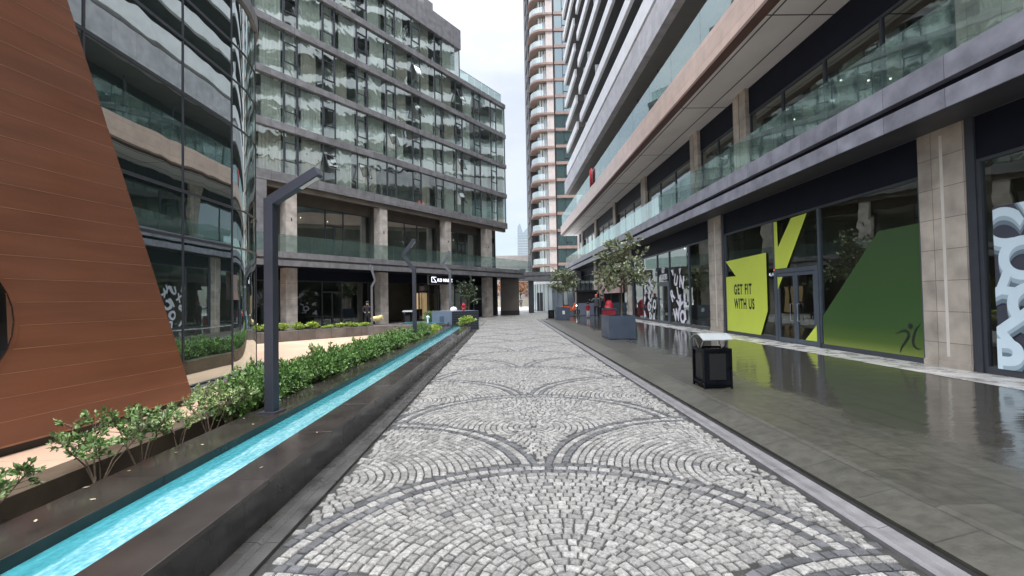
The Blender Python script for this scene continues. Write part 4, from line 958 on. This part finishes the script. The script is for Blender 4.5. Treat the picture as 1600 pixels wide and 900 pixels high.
# ------------------------------------------------------------------ link canopy, pavilion, towers, backdrop
LC = MB().box(.8, 8.4, 49.2, 52.5, 3.55, 4.0).box(.85, 8.4, 49.35, 52.4, 4.003, 4.1).box(.8, 8.4, 49.2, 52.5, 4.103, 4.5)
lc = empty('link_canopy', (4, 50, 0), 'flat dark canopy bridging between the hotel and the apartment block', 'canopy')
LC.build('roof_slab', 'ledge_hotel', lc, (4, 50, 0))
MB().box(2.55, 3.15, 49.6, 50.2, -.02, 3.55).build('post', 'frame', lc, (4, 50, 0))
PV = empty('curved_pavilion', (6, 58, 0), 'low curved glass pavilion with a white rim beyond the link canopy', 'building')
opv = (6, 58, 0)
arc = [(8.5 + 5.0 * math.cos(a), 58.5 + 3.6 * math.sin(a)) for a in [math.radians(185 + q * 7.5) for q in range(18)]]
rim = [(8.5 + 5.35 * math.cos(a), 58.5 + 3.9 * math.sin(a)) for a in [math.radians(183 + q * 7.7) for q in range(18)]]
MB().prism([(x, y, 3.35) for x, y in rim] + [(13, 62, 3.35), (3.4, 62, 3.35)], (0, 0, .75)).build('rim', 'whitefascia', PV, opv)
for i in range(17):
    a, b_ = arc[i], arc[i + 1]
    f = MB(); f.tube([(a[0], a[1], 0), (a[0], a[1], 3.35)], .05, 6); f.build('mullion', 'rail', PV, opv)
    MB().quad((a[0], a[1], 0), (b_[0], b_[1], 0), (b_[0], b_[1], 3.35), (a[0], a[1], 3.35)).build('pane', 'farglass', PV, opv)
for i in (3, 4): 
    a = arc[i]; MB().box(a[0] - .1, a[0] + .9, a[1] - .25, a[1] - .1, 0, 2.3).build('door', 'frame', PV, opv)

TW = empty('balcony_tower', (9, 86, 0), 'tall apartment tower with rounded balconies and terracotta bands', 'tower'); otw = (9, 86, 0)
FH = 3.12; NF = 25
def tw(mb, n_, m_, par=None, **k): return mb.build(n_, m_, par or TW, otw, **k)
tw(MB().box(7.0, 21, 83.2, 100, 0, NF * FH + 2), 'core', 'pinkstone'); tw(MB().box(5.2, 7.0, 86.5, 100, 0, NF * FH + 2), 'side_core', 'dark_soffit')
def bay(rx, off=0): # rounded corner plan, right end flat to the viewer
    return [(9.55, 82 - off)] + [(7.7 - (2.15 + off) * math.sin(math.radians(a)), 84.15 - (2.15 + off) * math.cos(math.radians(a))) for a in (0, 15, 30, 45, 60, 75, 90)] + [(5.55 - off, 88)]
for k in range(1, NF):
    z = 1.2 + k * FH
    P_ = bay(0, .25); tw(MB().prism([(x, y, z) for x, y in P_] + [(9.55, 88, z)], (0, 0, .36)), 'balcony_band', 'rose')
    tw(MB().box(9.8, 13.4, 81.9, 84, z + .1, z + .62), 'window_band', 'rose')
    Pg = bay(0, .12)[1:]; n = len(Pg); g_ = MB(); g_.v = [(x, y, z + .42) for x, y in Pg] + [(x, y, z + 1.45) for x, y in Pg]; g_.f = [(i, i + 1, n + i + 1, n + i) for i in range(n - 1)]; g_.mi = [0] * (n - 1)
    tw(g_, 'balcony_glass', 'balglass_t' if 'balglass_t' in M else 'balglass')
    w_ = tw(MB().box(9.75, 9.95, 82.1, 83, z + .62, z + FH + .1).box(13.2, 13.4, 82.1, 83, z + .62, z + FH + .1).box(11.3, 11.42, 82.06, 82.14, z + .62, z + FH + .1).box(11.42, 12.4, 82.06, 82.14, z + 1.2, z + 1.3), 'window', 'frame')
    tw(MB().quad((9.95, 82.15, z + .62), (13.2, 82.15, z + .62), (13.2, 82.15, z + FH + .1), (9.95, 82.15, z + FH + .1)), 'pane', 'towerglass', w_)
    # recessed balcony wall with pale curtains
    rw_ = [(8.4, 82.9), (7.6, 83.0), (7.0, 83.3), (6.6, 84.0), (6.4, 85.0)]
    b2 = MB()
    for (x0, y0), (x1, y1) in zip(rw_, rw_[1:]):
        b2.quad((x0, y0, z + .42), (x1, y1, z + .42), (x1, y1, z + FH), (x0, y0, z + FH))
    bw = tw(b2, 'balcony_window', 'towerglass')
    cu_ = MB()
    for q in range(3): 
        x = 7.0 + q * .48; cu_.box(x, x + .3, 82.84 - .03 * q, 82.87 - .03 * q, z + .45, z + FH - .1)
    tw(cu_, 'curtain', 'curtain', bw)
    tw(MB().box(8.3, 9.55, 82.02, 82.3, z + .42, z + FH), 'stone_pier', 'pinkstone')
    if k % 1 == 0: tw(MB().box(4.95, 5.6, 88.2, 92, z, z + .9), 'rear_balcony', 'soffit_grey')
TK = empty('dark_tower', (4.3, 104, 0), 'dark grey balcony tower standing behind the terracotta banded one', 'tower')
tk = MB().box(5.9, 14, 100.5, 112, 0, 85); tk.build('wall', 'dark_soffit', TK, (4.3, 104, 0))
for k in range(1, 27): MB().box(5.45, 9, 99.6, 101, k * 3.1, k * 3.1 + .9).build('balcony', 'soffit_grey', TK, (4.3, 104, 0))

SK = empty('skyline_tower', (25, 600, 0), 'faint far glass skyscraper with a slanted notched top', 'skyscraper'); osk = (25, 600, 0)
MB().prism([(17, 600, 0), (33, 600, 0), (33.5, 600, 88), (31, 600, 97), (25, 600, 90), (21, 600, 103), (18, 600, 99)], (0, 16, 0)).build('shaft', 'farglass', SK, osk)
for k in range(1, 26): MB().box(16.9, 33.4, 599.8, 600, k * 3.5 - .4, k * 3.5 + .2).build('floor_line', 'greyfascia', SK, osk)
MB().box(14, 36, 597, 640, 0, 44).build('podium', 'whitefascia', SK, osk)
AB = empty('pale_low_building', (4, 120, 0), 'pale building seen small under the link canopy at the street end', 'building')
MB().box(-12, 22, 118, 124, 0, 13).build('wall', 'pinkstone', AB, (4, 120, 0)); 
for k in range(9): MB().box(-10 + k * 3.4, -8.2 + k * 3.4, 117.93, 118, 7, 9.5).build('window', 'towerglass', AB, (4, 120, 0))
tag(MB().box(-8, 20, 99, 99.3, 0, 1.5).build('site_fence', 'cream'), 'pale yellow fence along the far street behind the arcade', 'fence')

# ------------------------------------------------------------------ trees
def tree_mesh(root, seed, h, trunk_h, cr_, leafsize, nb, lm, tips=9, trunk_r=.035, lean=(0, 0)):
    rg = random.Random(seed); tk_, lf = MB(), MB(); top = Vector((lean[0], lean[1], trunk_h))
    tk_.tube([(0, 0, 0), (rg.uniform(-.03, .03), rg.uniform(-.03, .03), trunk_h * .5), tuple(top), tuple(top + Vector((rg.uniform(-.1, .1), 0, (h - trunk_h) * .6)))], [trunk_r, trunk_r * .85, trunk_r * .7, trunk_r * .3], 8)
    br_ = MB()
    for k in range(nb):
        f = rg.random(); a = k * 2.4 + rg.uniform(-.3, .3); z0 = trunk_h * .92 + (h - trunk_h) * .55 * f
        el = rg.uniform(-.15, 1.0); r = cr_ * rg.uniform(.55, 1.12) * (1 - .45 * f * f)
        b0 = Vector((top.x, top.y, z0)); e = b0 + Vector((math.cos(a) * r, math.sin(a) * r, (h - trunk_h) * .45 * el))
        mid = b0.lerp(e, .5) + Vector((0, 0, .1 * rg.uniform(-1, 1)))
        br_.tube([b0, mid, e], [trunk_r * .4, trunk_r * .25, .004], 5)
        for q in range(tips):
            t = rg.uniform(.35, 1); b1_ = (b0.lerp(mid, t * 2) if t < .5 else mid.lerp(e, t * 2 - 1)); dr = Vector((rg.gauss(0, 1), rg.gauss(0, 1), rg.gauss(.15, .7))).normalized()
            e2 = b1_ + dr * rg.uniform(.1, .32) * cr_; br_.tube([b1_, e2], [.005, .002], 4, False)
            whorl(lf, e2, dr, leafsize, rg.randint(6, 10), rg, .8)
    t_ = tk_.build('trunk', 'bark', root, smooth=True); br_.build('branches', 'bark', root); lf.build('crown', lm, root)
t1 = empty('planter_tree', (4.20, 16.2, .86), 'young broadleaf tree with airy olive crown in the nearer blue-grey planter', 'tree', 'planter trees on the wet sidewalk')
tree_mesh(t1, 5, 3.25, 1.1, 1.16, .145, 34, 'leaf_tree', 11)
t2 = empty('planter_tree', (3.95, 30.6, .86), 'young tree in the farther blue-grey planter with a white tag', 'tree', 'planter trees on the wet sidewalk')
tree_mesh(t2, 9, 3.2, 1.1, 1.2, .16, 32, 'leaf_tree', 11)
def planter(loc, wx, wy, h, label):
    r = empty('planter', loc, label, 'planter', 'metal planters on the wet sidewalk')
    b_ = MB().box(-wx / 2, wx / 2, -wy / 2, -wy / 2 + .03, .02, h).box(-wx / 2, wx / 2, wy / 2 - .03, wy / 2, .02, h).box(-wx / 2, -wx / 2 + .03, -wy / 2 + .03, wy / 2 - .03, .02, h).box(wx / 2 - .03, wx / 2, -wy / 2 + .03, wy / 2 - .03, .02, h)
    b_.build('box', 'planter', r)
    MB().box(-wx / 2 + .03, wx / 2 - .03, -wy / 2 + .03, wy / 2 - .03, h - .1, h - .06).build('soil', 'soil', r)
    MB().box(-wx / 2 + .05, wx / 2 - .05, -wy / 2 + .05, wy / 2 - .05, 0, .02).build('foot', 'slot', r)
    return r
planter((4.035, 16.15, .12), .93, 1.25, .82, 'large blue-grey square planter nearer the camera on the wet sidewalk')
p2_ = planter((3.84, 30.5, .12), .88, 1.2, .82, 'blue-grey planter farther along the sidewalk with a small white tag')
MB().box(-.06, .1, -.607, -.602, .38, .62).build('tag', 'white', p2_)
# litter bins
def bin_(loc, s_, label, roofm=True, nm='litter_bin'):
    r = empty(nm, loc, label, 'litter bin'); w_ = .21 * s_
    b_ = MB(); H_ = .63 * s_
    b_.box(-w_ + .012, w_ - .012, -w_ + .004, w_ - .004, .02, H_ - .02); b_.build('body', 'binblack', r, bevel=.004)
    f = MB()
    for sx in (-1, 1):
        for sy in (-1, 1): f.box(sx * w_ - .015, sx * w_ + .015, sy * w_ - .015, sy * w_ + .015, 0, H_)
    for sy in (-1, 1): f.box(-w_ + .015, w_ - .015, sy * w_ - .012, sy * w_ + .012, .06, .10).box(-w_ + .015, w_ - .015, sy * w_ - .012, sy * w_ + .012, H_ - .04, H_)
    for sx in (-1, 1): f.box(sx * w_ - .012, sx * w_ + .012, -w_ + .015, w_ - .015, .06, .10).box(sx * w_ - .012, sx * w_ + .012, -w_ + .015, w_ - .015, H_ - .04, H_)
    f.build('frame', 'binblack', r, bevel=.003)
    for sy in (-1, 1): MB().box(-w_ * .62, w_ * .62, sy * (w_ - .008) - .006, sy * (w_ - .008) + .006, .14, H_ - .08).build('side_panel', 'slot', r)
    for sx in (-1, 1): MB().box(sx * (w_ - .008) - .006, sx * (w_ - .008) + .006, -w_ * .62, w_ * .62, .14, H_ - .08).build('side_panel', 'slot', r)
    if roofm:
        rf = MB(); n = 10; a, b2 = [], []
        for q in range(n + 1):
            y = -w_ - .03 + (2 * w_ + .06) * q / n; z = H_ + .145 + .085 * math.sin(math.pi * q / n) ; a.append((y, z))
        rf.prism([(-w_ - .03, y, z) for y, z in a] + [(-w_ - .03, y, z - .012) for y, z in a[::-1]], (2 * w_ + .06, 0, 0)); rf.build('lid', 'binroof', r, smooth=False)
        for sx in (-1, 1):
            for sy in (-1, 1): MB().tube([(sx * (w_ - .02), sy * .03, H_ - .02), (sx * (w_ - .02), sy * (w_ - .03), H_ + .165)], .012, 6).build('strut', 'steel', r)
    return r
bin_((3.335, 7.27, .12), 1.0, 'black metal litter bin with a white curved lid on the wet sidewalk')
bin_((3.30, 32.6, .12), .95, 'small plain black bin beside the farther planter', False)
bin_((-5.9, 27.2, 0), 1.25, 'black bin with a pale lid in front of the dark arcade bay')

# ------------------------------------------------------------------ street lamps
def lamp(loc, h, segs_, wd, m_, label, rz=0, dif=True):
    r = empty('street_lamp', loc, label, 'street lamp', 'angular street lamps', rz=rz); s2 = wd / 2
    MB().box(-s2, s2, -s2, s2, 0, h).build('post', m_, r, bevel=.006)
    MB().box(-s2 - .05, s2 + .05, -s2 - .05, s2 + .05, 0, .02).build('base_plate', m_, r)
    pts = segs_
    for i, ((x0, z0), (x1, z1)) in enumerate(zip(pts, pts[1:])):
        t = Vector((x1 - x0, z1 - z0)).normalized(); nn = Vector((-t.y, t.x)) * s2 * .98
        MB().prism([(x0 + nn.x, -s2 + .002, z0 + nn.y), (x1 + nn.x, -s2 + .002, z1 + nn.y), (x1 - nn.x, -s2 + .002, z1 - nn.y), (x0 - nn.x, -s2 + .002, z0 - nn.y)], (0, wd - .004, 0)).build('arm', m_, r, bevel=.005)
    (x0, z0), (x1, z1) = pts[-2:]; t = Vector((x1 - x0, z1 - z0)).normalized(); nn = Vector((t.y, -t.x)) * (s2 + .002)
    L = (Vector((x1, z1)) - Vector((x0, z0))).length; a = Vector((x1, z1)) - t * .04 + nn; b_ = Vector((x1, z1)) - t * (L * .42) + nn
    MB().prism([(a.x, -s2 * .6, a.y), (b_.x, -s2 * .6, b_.y), (b_.x + nn.x * .06, -s2 * .6, b_.y + nn.y * .06), (a.x + nn.x * .06, -s2 * .6, a.y + nn.y * .06)], (0, wd * .6, 0)).build('diffuser', 'diffuser', r)
    return r
lamp((-2.74, 5.28, .33), 2.5, [(0, 2.46), (.60, 2.79)], .112, 'lamp', 'tall dark grey lamp post with a raised slanted arm nearest the camera', rz=-.12)
lamp((-3.02, 14.9, .12), 2.55, [(0, 2.5), (-.36, 2.98), (.02, 3.5)], .12, 'lamp', 'dark lamp post with a sharply bent arm rising from the hedge', rz=.0)
lamp((-6.39, 21.5, 0), 2.35, [(0, 2.3), (.16, 2.62), (-.06, 3.35)], .10, 'lamp_far', 'slim pale grey lamp post with a kinked arm at the plaza wall', rz=.3)
lamp((-3.10, 25.2, .0), 3.25, [(0, 3.2), (-.42, 3.62), (-.02, 4.35)], .14, 'lamp_far', 'pale grey bent lamp post in front of the lit sign')

# ------------------------------------------------------------------ plaza edge: low walls, far hedge, pool, box
PW = empty('plaza_wall', (-7, 21, 0), 'low dark stone planter wall at the far side of the beige plaza', 'wall'); opw = (-7, 21, 0)
a = [(-14, 13.4), (-9.33, 18.42), (-6.52, 21.26), (-3.5, 21.6)]; b_ = [(-14.6, 14.0), (-9.9, 19.0), (-6.7, 22.2), (-3.5, 22.6)]
wl = MB()
for i in range(3): wl.prism([(a[i][0], a[i][1], 0), (a[i + 1][0], a[i + 1][1], 0), (b_[i + 1][0], b_[i + 1][1], 0), (b_[i][0], b_[i][1], 0)], (0, 0, .42))
wl.build('wall', 'concrete_wall', PW, opw)
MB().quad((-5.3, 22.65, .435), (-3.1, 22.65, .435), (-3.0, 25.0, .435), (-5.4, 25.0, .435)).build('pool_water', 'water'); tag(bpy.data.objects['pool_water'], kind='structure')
PB = empty('pool_basin', (-4.2, 24, 0), 'raised stone basin of blue water with a white jet behind the hedge', 'pool'); MB().box(-5.5, -2.95, 22.62, 25.1, 0, .42).build('basin', 'concrete_wall', PB, (-4.2, 24, 0))
tag(MB().tube([(-4.05, 23.3, .43), (-4.05, 23.3, .62), (-4.04, 23.3, .74), (-4.03, 23.3, .8)], [.035, .05, .10, .04], 8).build('fountain_jet', 'jet'), 'short frothy white jet of water in the blue pool', 'fountain')
G4 = 'yellow-green shrubs on the far plaza wall'; pf = []
for k in range(2):
    r = empty('wall_shrub', (0, 0, 0), 'low yellow-green shrub planted on the dark wall across the plaza', 'shrub', G4); dense(60 + k, .42, .34, .34, 120, .09, 'leaf_lime', r); pf.append(r)
usd = set()
for k in range(15):
    t = k / 14; x = -12.9 + 6.3 * t; y = 15.4 + 6.0 * t
    i = k % 2; o = pf[i] if i not in usd else copy_tree(pf[i]); usd.add(i); o.location = (x - .15, y + .3, .40); o.rotation_euler.z = k * 1.3; o.scale = (1, 1, rnd.uniform(.7, 1.05) * (.55 if k > 10 else 1))
tag(MB().ball((-6.6, 23.0, .72), (.32, .16, .13), 12, 8).tube([(-6.75, 23.0, .68), (-6.3, 23.0, .78)], [.12, .14], 10).build('yellow_bundle', 'yellow'), 'small yellowish bundle lying on the plaza wall by the slim lamp', 'bundle')
MB_ = MB(); BX = empty('planter_box', (-2.6, 23.8, 0), 'large grey-blue planter box with a dark slatted side at the channel end', 'planter box'); obx = (-2.6, 23.8, 0)
A_, B_, C_, D_ = (-3.95, 24.0), (-2.76, 22.95), (-1.45, 23.7), (-2.6, 24.9)
MB().prism([(*A_, 0), (*B_, 0), (*C_, 0), (*D_, 0)], (0, 0, 1.02)).build('box', 'panelbox', BX, obx)
sl_ = MB()
for k in range(8):
    z = .05 + k * .122; t = (Vector(C_) - Vector(B_)); nn = Vector((t.y, -t.x)).normalized() * .03
    sl_.prism([(B_[0] + nn.x * .1, B_[1] + nn.y * .1, z), (C_[0] + nn.x * .1, C_[1] + nn.y * .1, z), (C_[0] + nn.x, C_[1] + nn.y, z), (B_[0] + nn.x, B_[1] + nn.y, z)], (0, 0, .105))
sl_.build('slatted_side', 'lamp', BX, obx)
MB().box(-3.45, -3.1, 23.35, 23.36, .45, .75).build('emblem', 'planter', BX, obx)
r = empty('round_bush', (-4.15, 24.6, .3), 'rounded green bush at the left end of the grey-blue box', 'bush'); dense(91, .75, .42, .42, 300, .07, 'leaf', r)
r = empty('channel_bush', (-1.95, 22.1, .3), 'small pale green bush at the end of the water channel', 'bush'); dense(92, .5, .42, .34, 200, .08, 'leaf_lime', r)
r = empty('arcade_tree', (-2.25, 27.5, .3), 'dark leafy tree in front of the pale arcade screens', 'tree'); tree_mesh(r, 31, 2.9, 1.0, .72, .16, 18, 'leaf_dark', 8, .05)
tag(MB().tube([(-2.25, 27.5, 0), (-2.25, 27.5, .38)], [.3, .36], 14).build('tree_pot', 'slot'), 'dark round pot of the arcade tree', 'pot')
tag(MB().tube([(-2.22, 23.6, 1.02), (-2.22, 23.6, 1.1), (-2.22, 23.6, 1.2), (-2.22, 23.6, 1.3), (-2.22, 23.6, 1.45)], [.06, .10, .04, .1, .02], 8).box(-2.36, -2.08, 23.57, 23.63, 1.17, 1.25).build('red_ornament', 'red'), 'small red spindle ornament on the grey-blue box', 'ornament')
tag(MB().ball((-2.75, 23.7, 1.05), (.2, .2, .19), 12, 8).build('white_globe', 'white'), 'white rounded cover on the grey-blue box', 'globe')
# distant trees
G5 = 'autumn trees at the street end'
for k, (x, y) in enumerate([(1.5, 104), (3.6, 107), (5.8, 103), (8, 106), (-1, 106)]):
    r = empty('autumn_tree', (x, y, 0), 'bare orange-brown autumn tree at the far street end', 'tree', G5); tree_mesh(r, 50 + k, 8.5, 2.0, 3.0, .35, 24, 'leaf_autumn', 9, .12)

# ------------------------------------------------------------------ people
def person(loc, rz, h, pose, top, legs, label, hat=None, hair='hair'):
    r = empty('person', loc, label, 'person', rz=rz)
    k = h / 1.75
    J = {'pel': (0, 0, .92), 'che': (0, .0, 1.28), 'nec': (0, .0, 1.47), 'hed': (0, .02, 1.56), 'crn': (0, .02, 1.70),
         'hl': (-.10, 0, .88), 'kl': (-.11, .03, .48), 'al': (-.12, -.02, .07), 'tl': (-.13, .15, .04), 'hr': (.10, 0, .88), 'kr': (.11, .03, .48), 'ar': (.12, -.02, .07), 'tr': (.13, .15, .04),
         'sl': (-.19, 0, 1.40), 'el': (-.26, 0, 1.13), 'wl': (-.27, .06, .88), 'fl': (-.27, .08, .78), 'sr': (.19, 0, 1.40), 'er': (.26, 0, 1.13), 'wr': (.27, .06, .88), 'fr': (.27, .08, .78)}
    J.update(pose)
    rad = {'pel': .16, 'che': .17, 'nec': .065, 'hed': .095, 'crn': .08, 'hl': .10, 'kl': .07, 'al': .045, 'tl': .035, 'hr': .10, 'kr': .07, 'ar': .045, 'tr': .035, 'sl': .075, 'el': .055, 'wl': .035, 'fl': .03, 'sr': .075, 'er': .055, 'wr': .035, 'fr': .03}
    E_ = [('pel', 'che'), ('che', 'nec'), ('nec', 'hed'), ('hed', 'crn')]
    for s_ in 'lr': E_ += [('pel', 'h' + s_), ('h' + s_, 'k' + s_), ('k' + s_, 'a' + s_), ('a' + s_, 't' + s_), ('che', 's' + s_), ('s' + s_, 'e' + s_), ('e' + s_, 'w' + s_), ('w' + s_, 'f' + s_)]
    nm = list(J); me = bpy.data.meshes.new('body'); me.from_pydata([tuple(c * k for c in J[n]) for n in nm], [(nm.index(a), nm.index(b_)) for a, b_ in E_], [])
    ob = bpy.data.objects.new('body', me); COL.objects.link(ob)
    md = ob.modifiers.new('skin', 'SKIN'); md.use_smooth_shade = True
    for i, n in enumerate(nm):
        sv = me.skin_vertices[0].data[i]; sv.radius = (rad[n] * k, rad[n] * k * (.72 if n in ('pel', 'che') else 1)); sv.use_root = (n == 'pel')
    sb = ob.modifiers.new('sub', 'SUBSURF'); sb.levels = 1; sb.render_levels = 1
    bpy.context.view_layer.update()
    m2 = bpy.data.meshes.new_from_object(ob.evaluated_get(bpy.context.evaluated_depsgraph_get())); bpy.data.objects.remove(ob)
    for x in (top, legs, 'skin', 'slot'): m2.materials.append(M[x])
    hz = J['hed'][2] * k; pz = J['pel'][2] * k
    for pl_ in m2.polygons:
        c = pl_.center; hand = min((c - Vector([q * k for q in J['f' + s_]])).length for s_ in 'lr') < .07
        pl_.material_index = 2 if (c.z > (J['nec'][2]) * k - .0 or hand) else (0 if c.z > pz - .06 else (1 if c.z > .12 * k else 3))
    o2 = bpy.data.objects.new('body', m2); COL.objects.link(o2); o2.parent = r
    hd = Vector([q * k for q in J['hed']])
    hb = MB().ball((hd.x, hd.y - .012, hd.z + .075), (.10, .112, .088), 12, 8); hb.build('hat' if hat else 'hair', hat or hair, r, smooth=True)
    fc = MB().ball((hd.x, hd.y + .10, hd.z + .02), (.014, .02, .02), 6, 4); fc.build('nose', 'skin', r, smooth=True)
    return r
person((6.45, 31.8, .12), math.radians(160), 1.72, {'er': (.34, .1, 1.22), 'wr': (.42, .28, 1.3), 'fr': (.45, .36, 1.33)}, 'jacket', 'black', 'person in a grey jacket and orange hat standing by the red cart', hat='orange')
person((6.92, 32.2, .12), math.radians(120), 1.7, {'el': (-.2, .2, 1.2), 'wl': (-.1, .38, 1.25), 'fl': (-.08, .45, 1.27)}, 'black', 'black', 'person in black clothes with an arm out beside the red cart')
person((5.95, 32.4, .12), math.radians(200), 1.1, {}, 'red', 'white', 'small child in a dark red coat and pale trousers beside the adults')
person((2.6, 76.0, .0), math.radians(10), 1.75, {}, 'jacket', 'black', 'lone dark figure walking at the far end of the street')
person((-7.55, 24.6, .0), math.radians(190), 1.65, {'wl': (-.12, .25, 1.05), 'fl': (-.08, .3, 1.08), 'wr': (.12, .25, 1.05), 'fr': (.08, .3, 1.08)}, 'black', 'black', 'person in dark clothes standing at the shopfront behind the slim lamp')
# red cart / tree-like display
RC = empty('red_cart', (7.35, 31.9, .12), 'red fabric covered street cart next to the standing people', 'cart')
MB().box(-.45, .45, -.3, .3, .12, .55).build('base', 'red', RC, bevel=.03); MB().box(-.47, .47, -.32, .32, .56, .68).build('tray', 'planter', RC)
cvx = MB(); cvx.tube([(.0, 0, .68), (.05, 0, 1.0), (-.05, 0, 1.25), (-.12, 0, 1.42)], [.42, .40, .28, .05], 12); cvx.v = [(x * .75, y * .75, .68 + (z - .68) * .8) for x, y, z in cvx.v]; cvx.build('cover', 'red', RC, smooth=True)
MB().tube([(-.3, 0, 1.2), (-.36, 0, 1.9)], .02, 6).build('pole', 'red', RC)
for x in (-.35, .35): MB().tube([(x, -.34, .11), (x, -.28, .11)], .11, 14).build('wheel', 'slot', RC)
# motor scooter with orange fairing
SC = empty('orange_scooter', (5.6, 38.6, .10), 'orange and black scooter parked at the far arcade', 'scooter', rz=.2)
for x in (-.6, .6):
    wv = MB(); n = 16; wv.tube([(x + .2 * math.cos(2 * math.pi * q / n), 0, .25 + .2 * math.sin(2 * math.pi * q / n)) for q in range(n + 1)], .05, 6, False); wv.tube([(x, -.04, .25), (x, .04, .25)], .08, 8); wv.build('wheel', 'slot', SC)
MB().prism([(-.7, -.14, .45), (-.2, -.14, .35), (.3, -.14, .4), (.5, -.14, .95), (.38, -.14, 1.0), (.15, -.14, .55), (-.15, -.14, .78), (-.75, -.14, .8)], (0, .28, 0)).build('body', 'orange', SC, bevel=.03)
MB().prism([(-.7, -.12, .81), (-.15, -.12, .79), (-.2, -.12, .88), (-.68, -.12, .92)], (0, .24, 0)).build('seat', 'slot', SC, bevel=.02)
MB().tube([(.42, -.3, 1.02), (.44, 0, 1.0), (.42, .3, 1.02)], .02, 6).build('handlebar', 'steel', SC); MB().ball((.5, -.02, .82), .07).build('headlight', 'spot', SC)
# pink shop interior beyond and cafe canopy
tag(MB().box(8.2, 8.5, 32.2, 41.2, 1.9, 3.9).build('pink_display', 'pinkpanel'), 'pink and white printed panels over the far shopfront', 'display')
CF = empty('kiosk', (7.3, 40, .1), 'dark kiosk counter with a flat roof at the far shopfront', 'kiosk')
MB().box(-.9, .9, -.6, .6, 0, 1.0).build('counter', 'panelbox', CF); MB().box(-1.2, 1.0, -.8, .8, 2.0, 2.14).build('roof', 'slot', CF)
for x in (-1.0, .9): MB().box(x - .05, x + .05, -.7, -.6, 0, 2.0).build('post', 'slot', CF)
MB().box(-.85, .85, -.1, 0, 1.0, 2.0).build('back_board', 'blackwall', CF)
# things on the balconies of the apartment block
G6 = 'closed parasols on the balcony'
for y, l in ((26.0, 'closed black parasol on the balcony, farther one'), (22.6, 'closed black parasol on the balcony, nearer one')):
    r = empty('closed_parasol', (8.0, y, 10.66), l, 'parasol', G6)
    MB().tube([(0, 0, 0), (0, 0, 2.5)], .02, 6).build('pole', 'rail', r); MB().tube([(0, 0, 1.0), (0, 0, 1.3), (0, 0, 2.2), (0, 0, 2.55)], [.16, .14, .09, .02], 10).build('canopy', 'black', r, smooth=True)
    MB().tube([(0, 0, 0), (0, 0, .08)], [.22, .2], 12).build('base', 'slot', r)
cl = MB(); pts = []
n = 10
for q in range(n + 1): pts.append((36.9 - .9 * q / n + .3 * math.sin(q * .9) * .2, 7.18 + .05 * math.sin(q * 2.1)))
cl.v = [(x, y, 10.75) for y, x in pts] + [(x - .02, y, 12.1) for y, x in pts]; cl.f = [(i, i + 1, n + 2 + i, n + 1 + i) for i in range(n)]; cl.mi = [0] * n
ob = cl.build('red_blanket', 'red', smooth=True); sol = ob.modifiers.new('s', 'SOLIDIFY'); sol.thickness = .02
tag(ob, 'bright red blanket hung over the glass balcony rail', 'blanket')
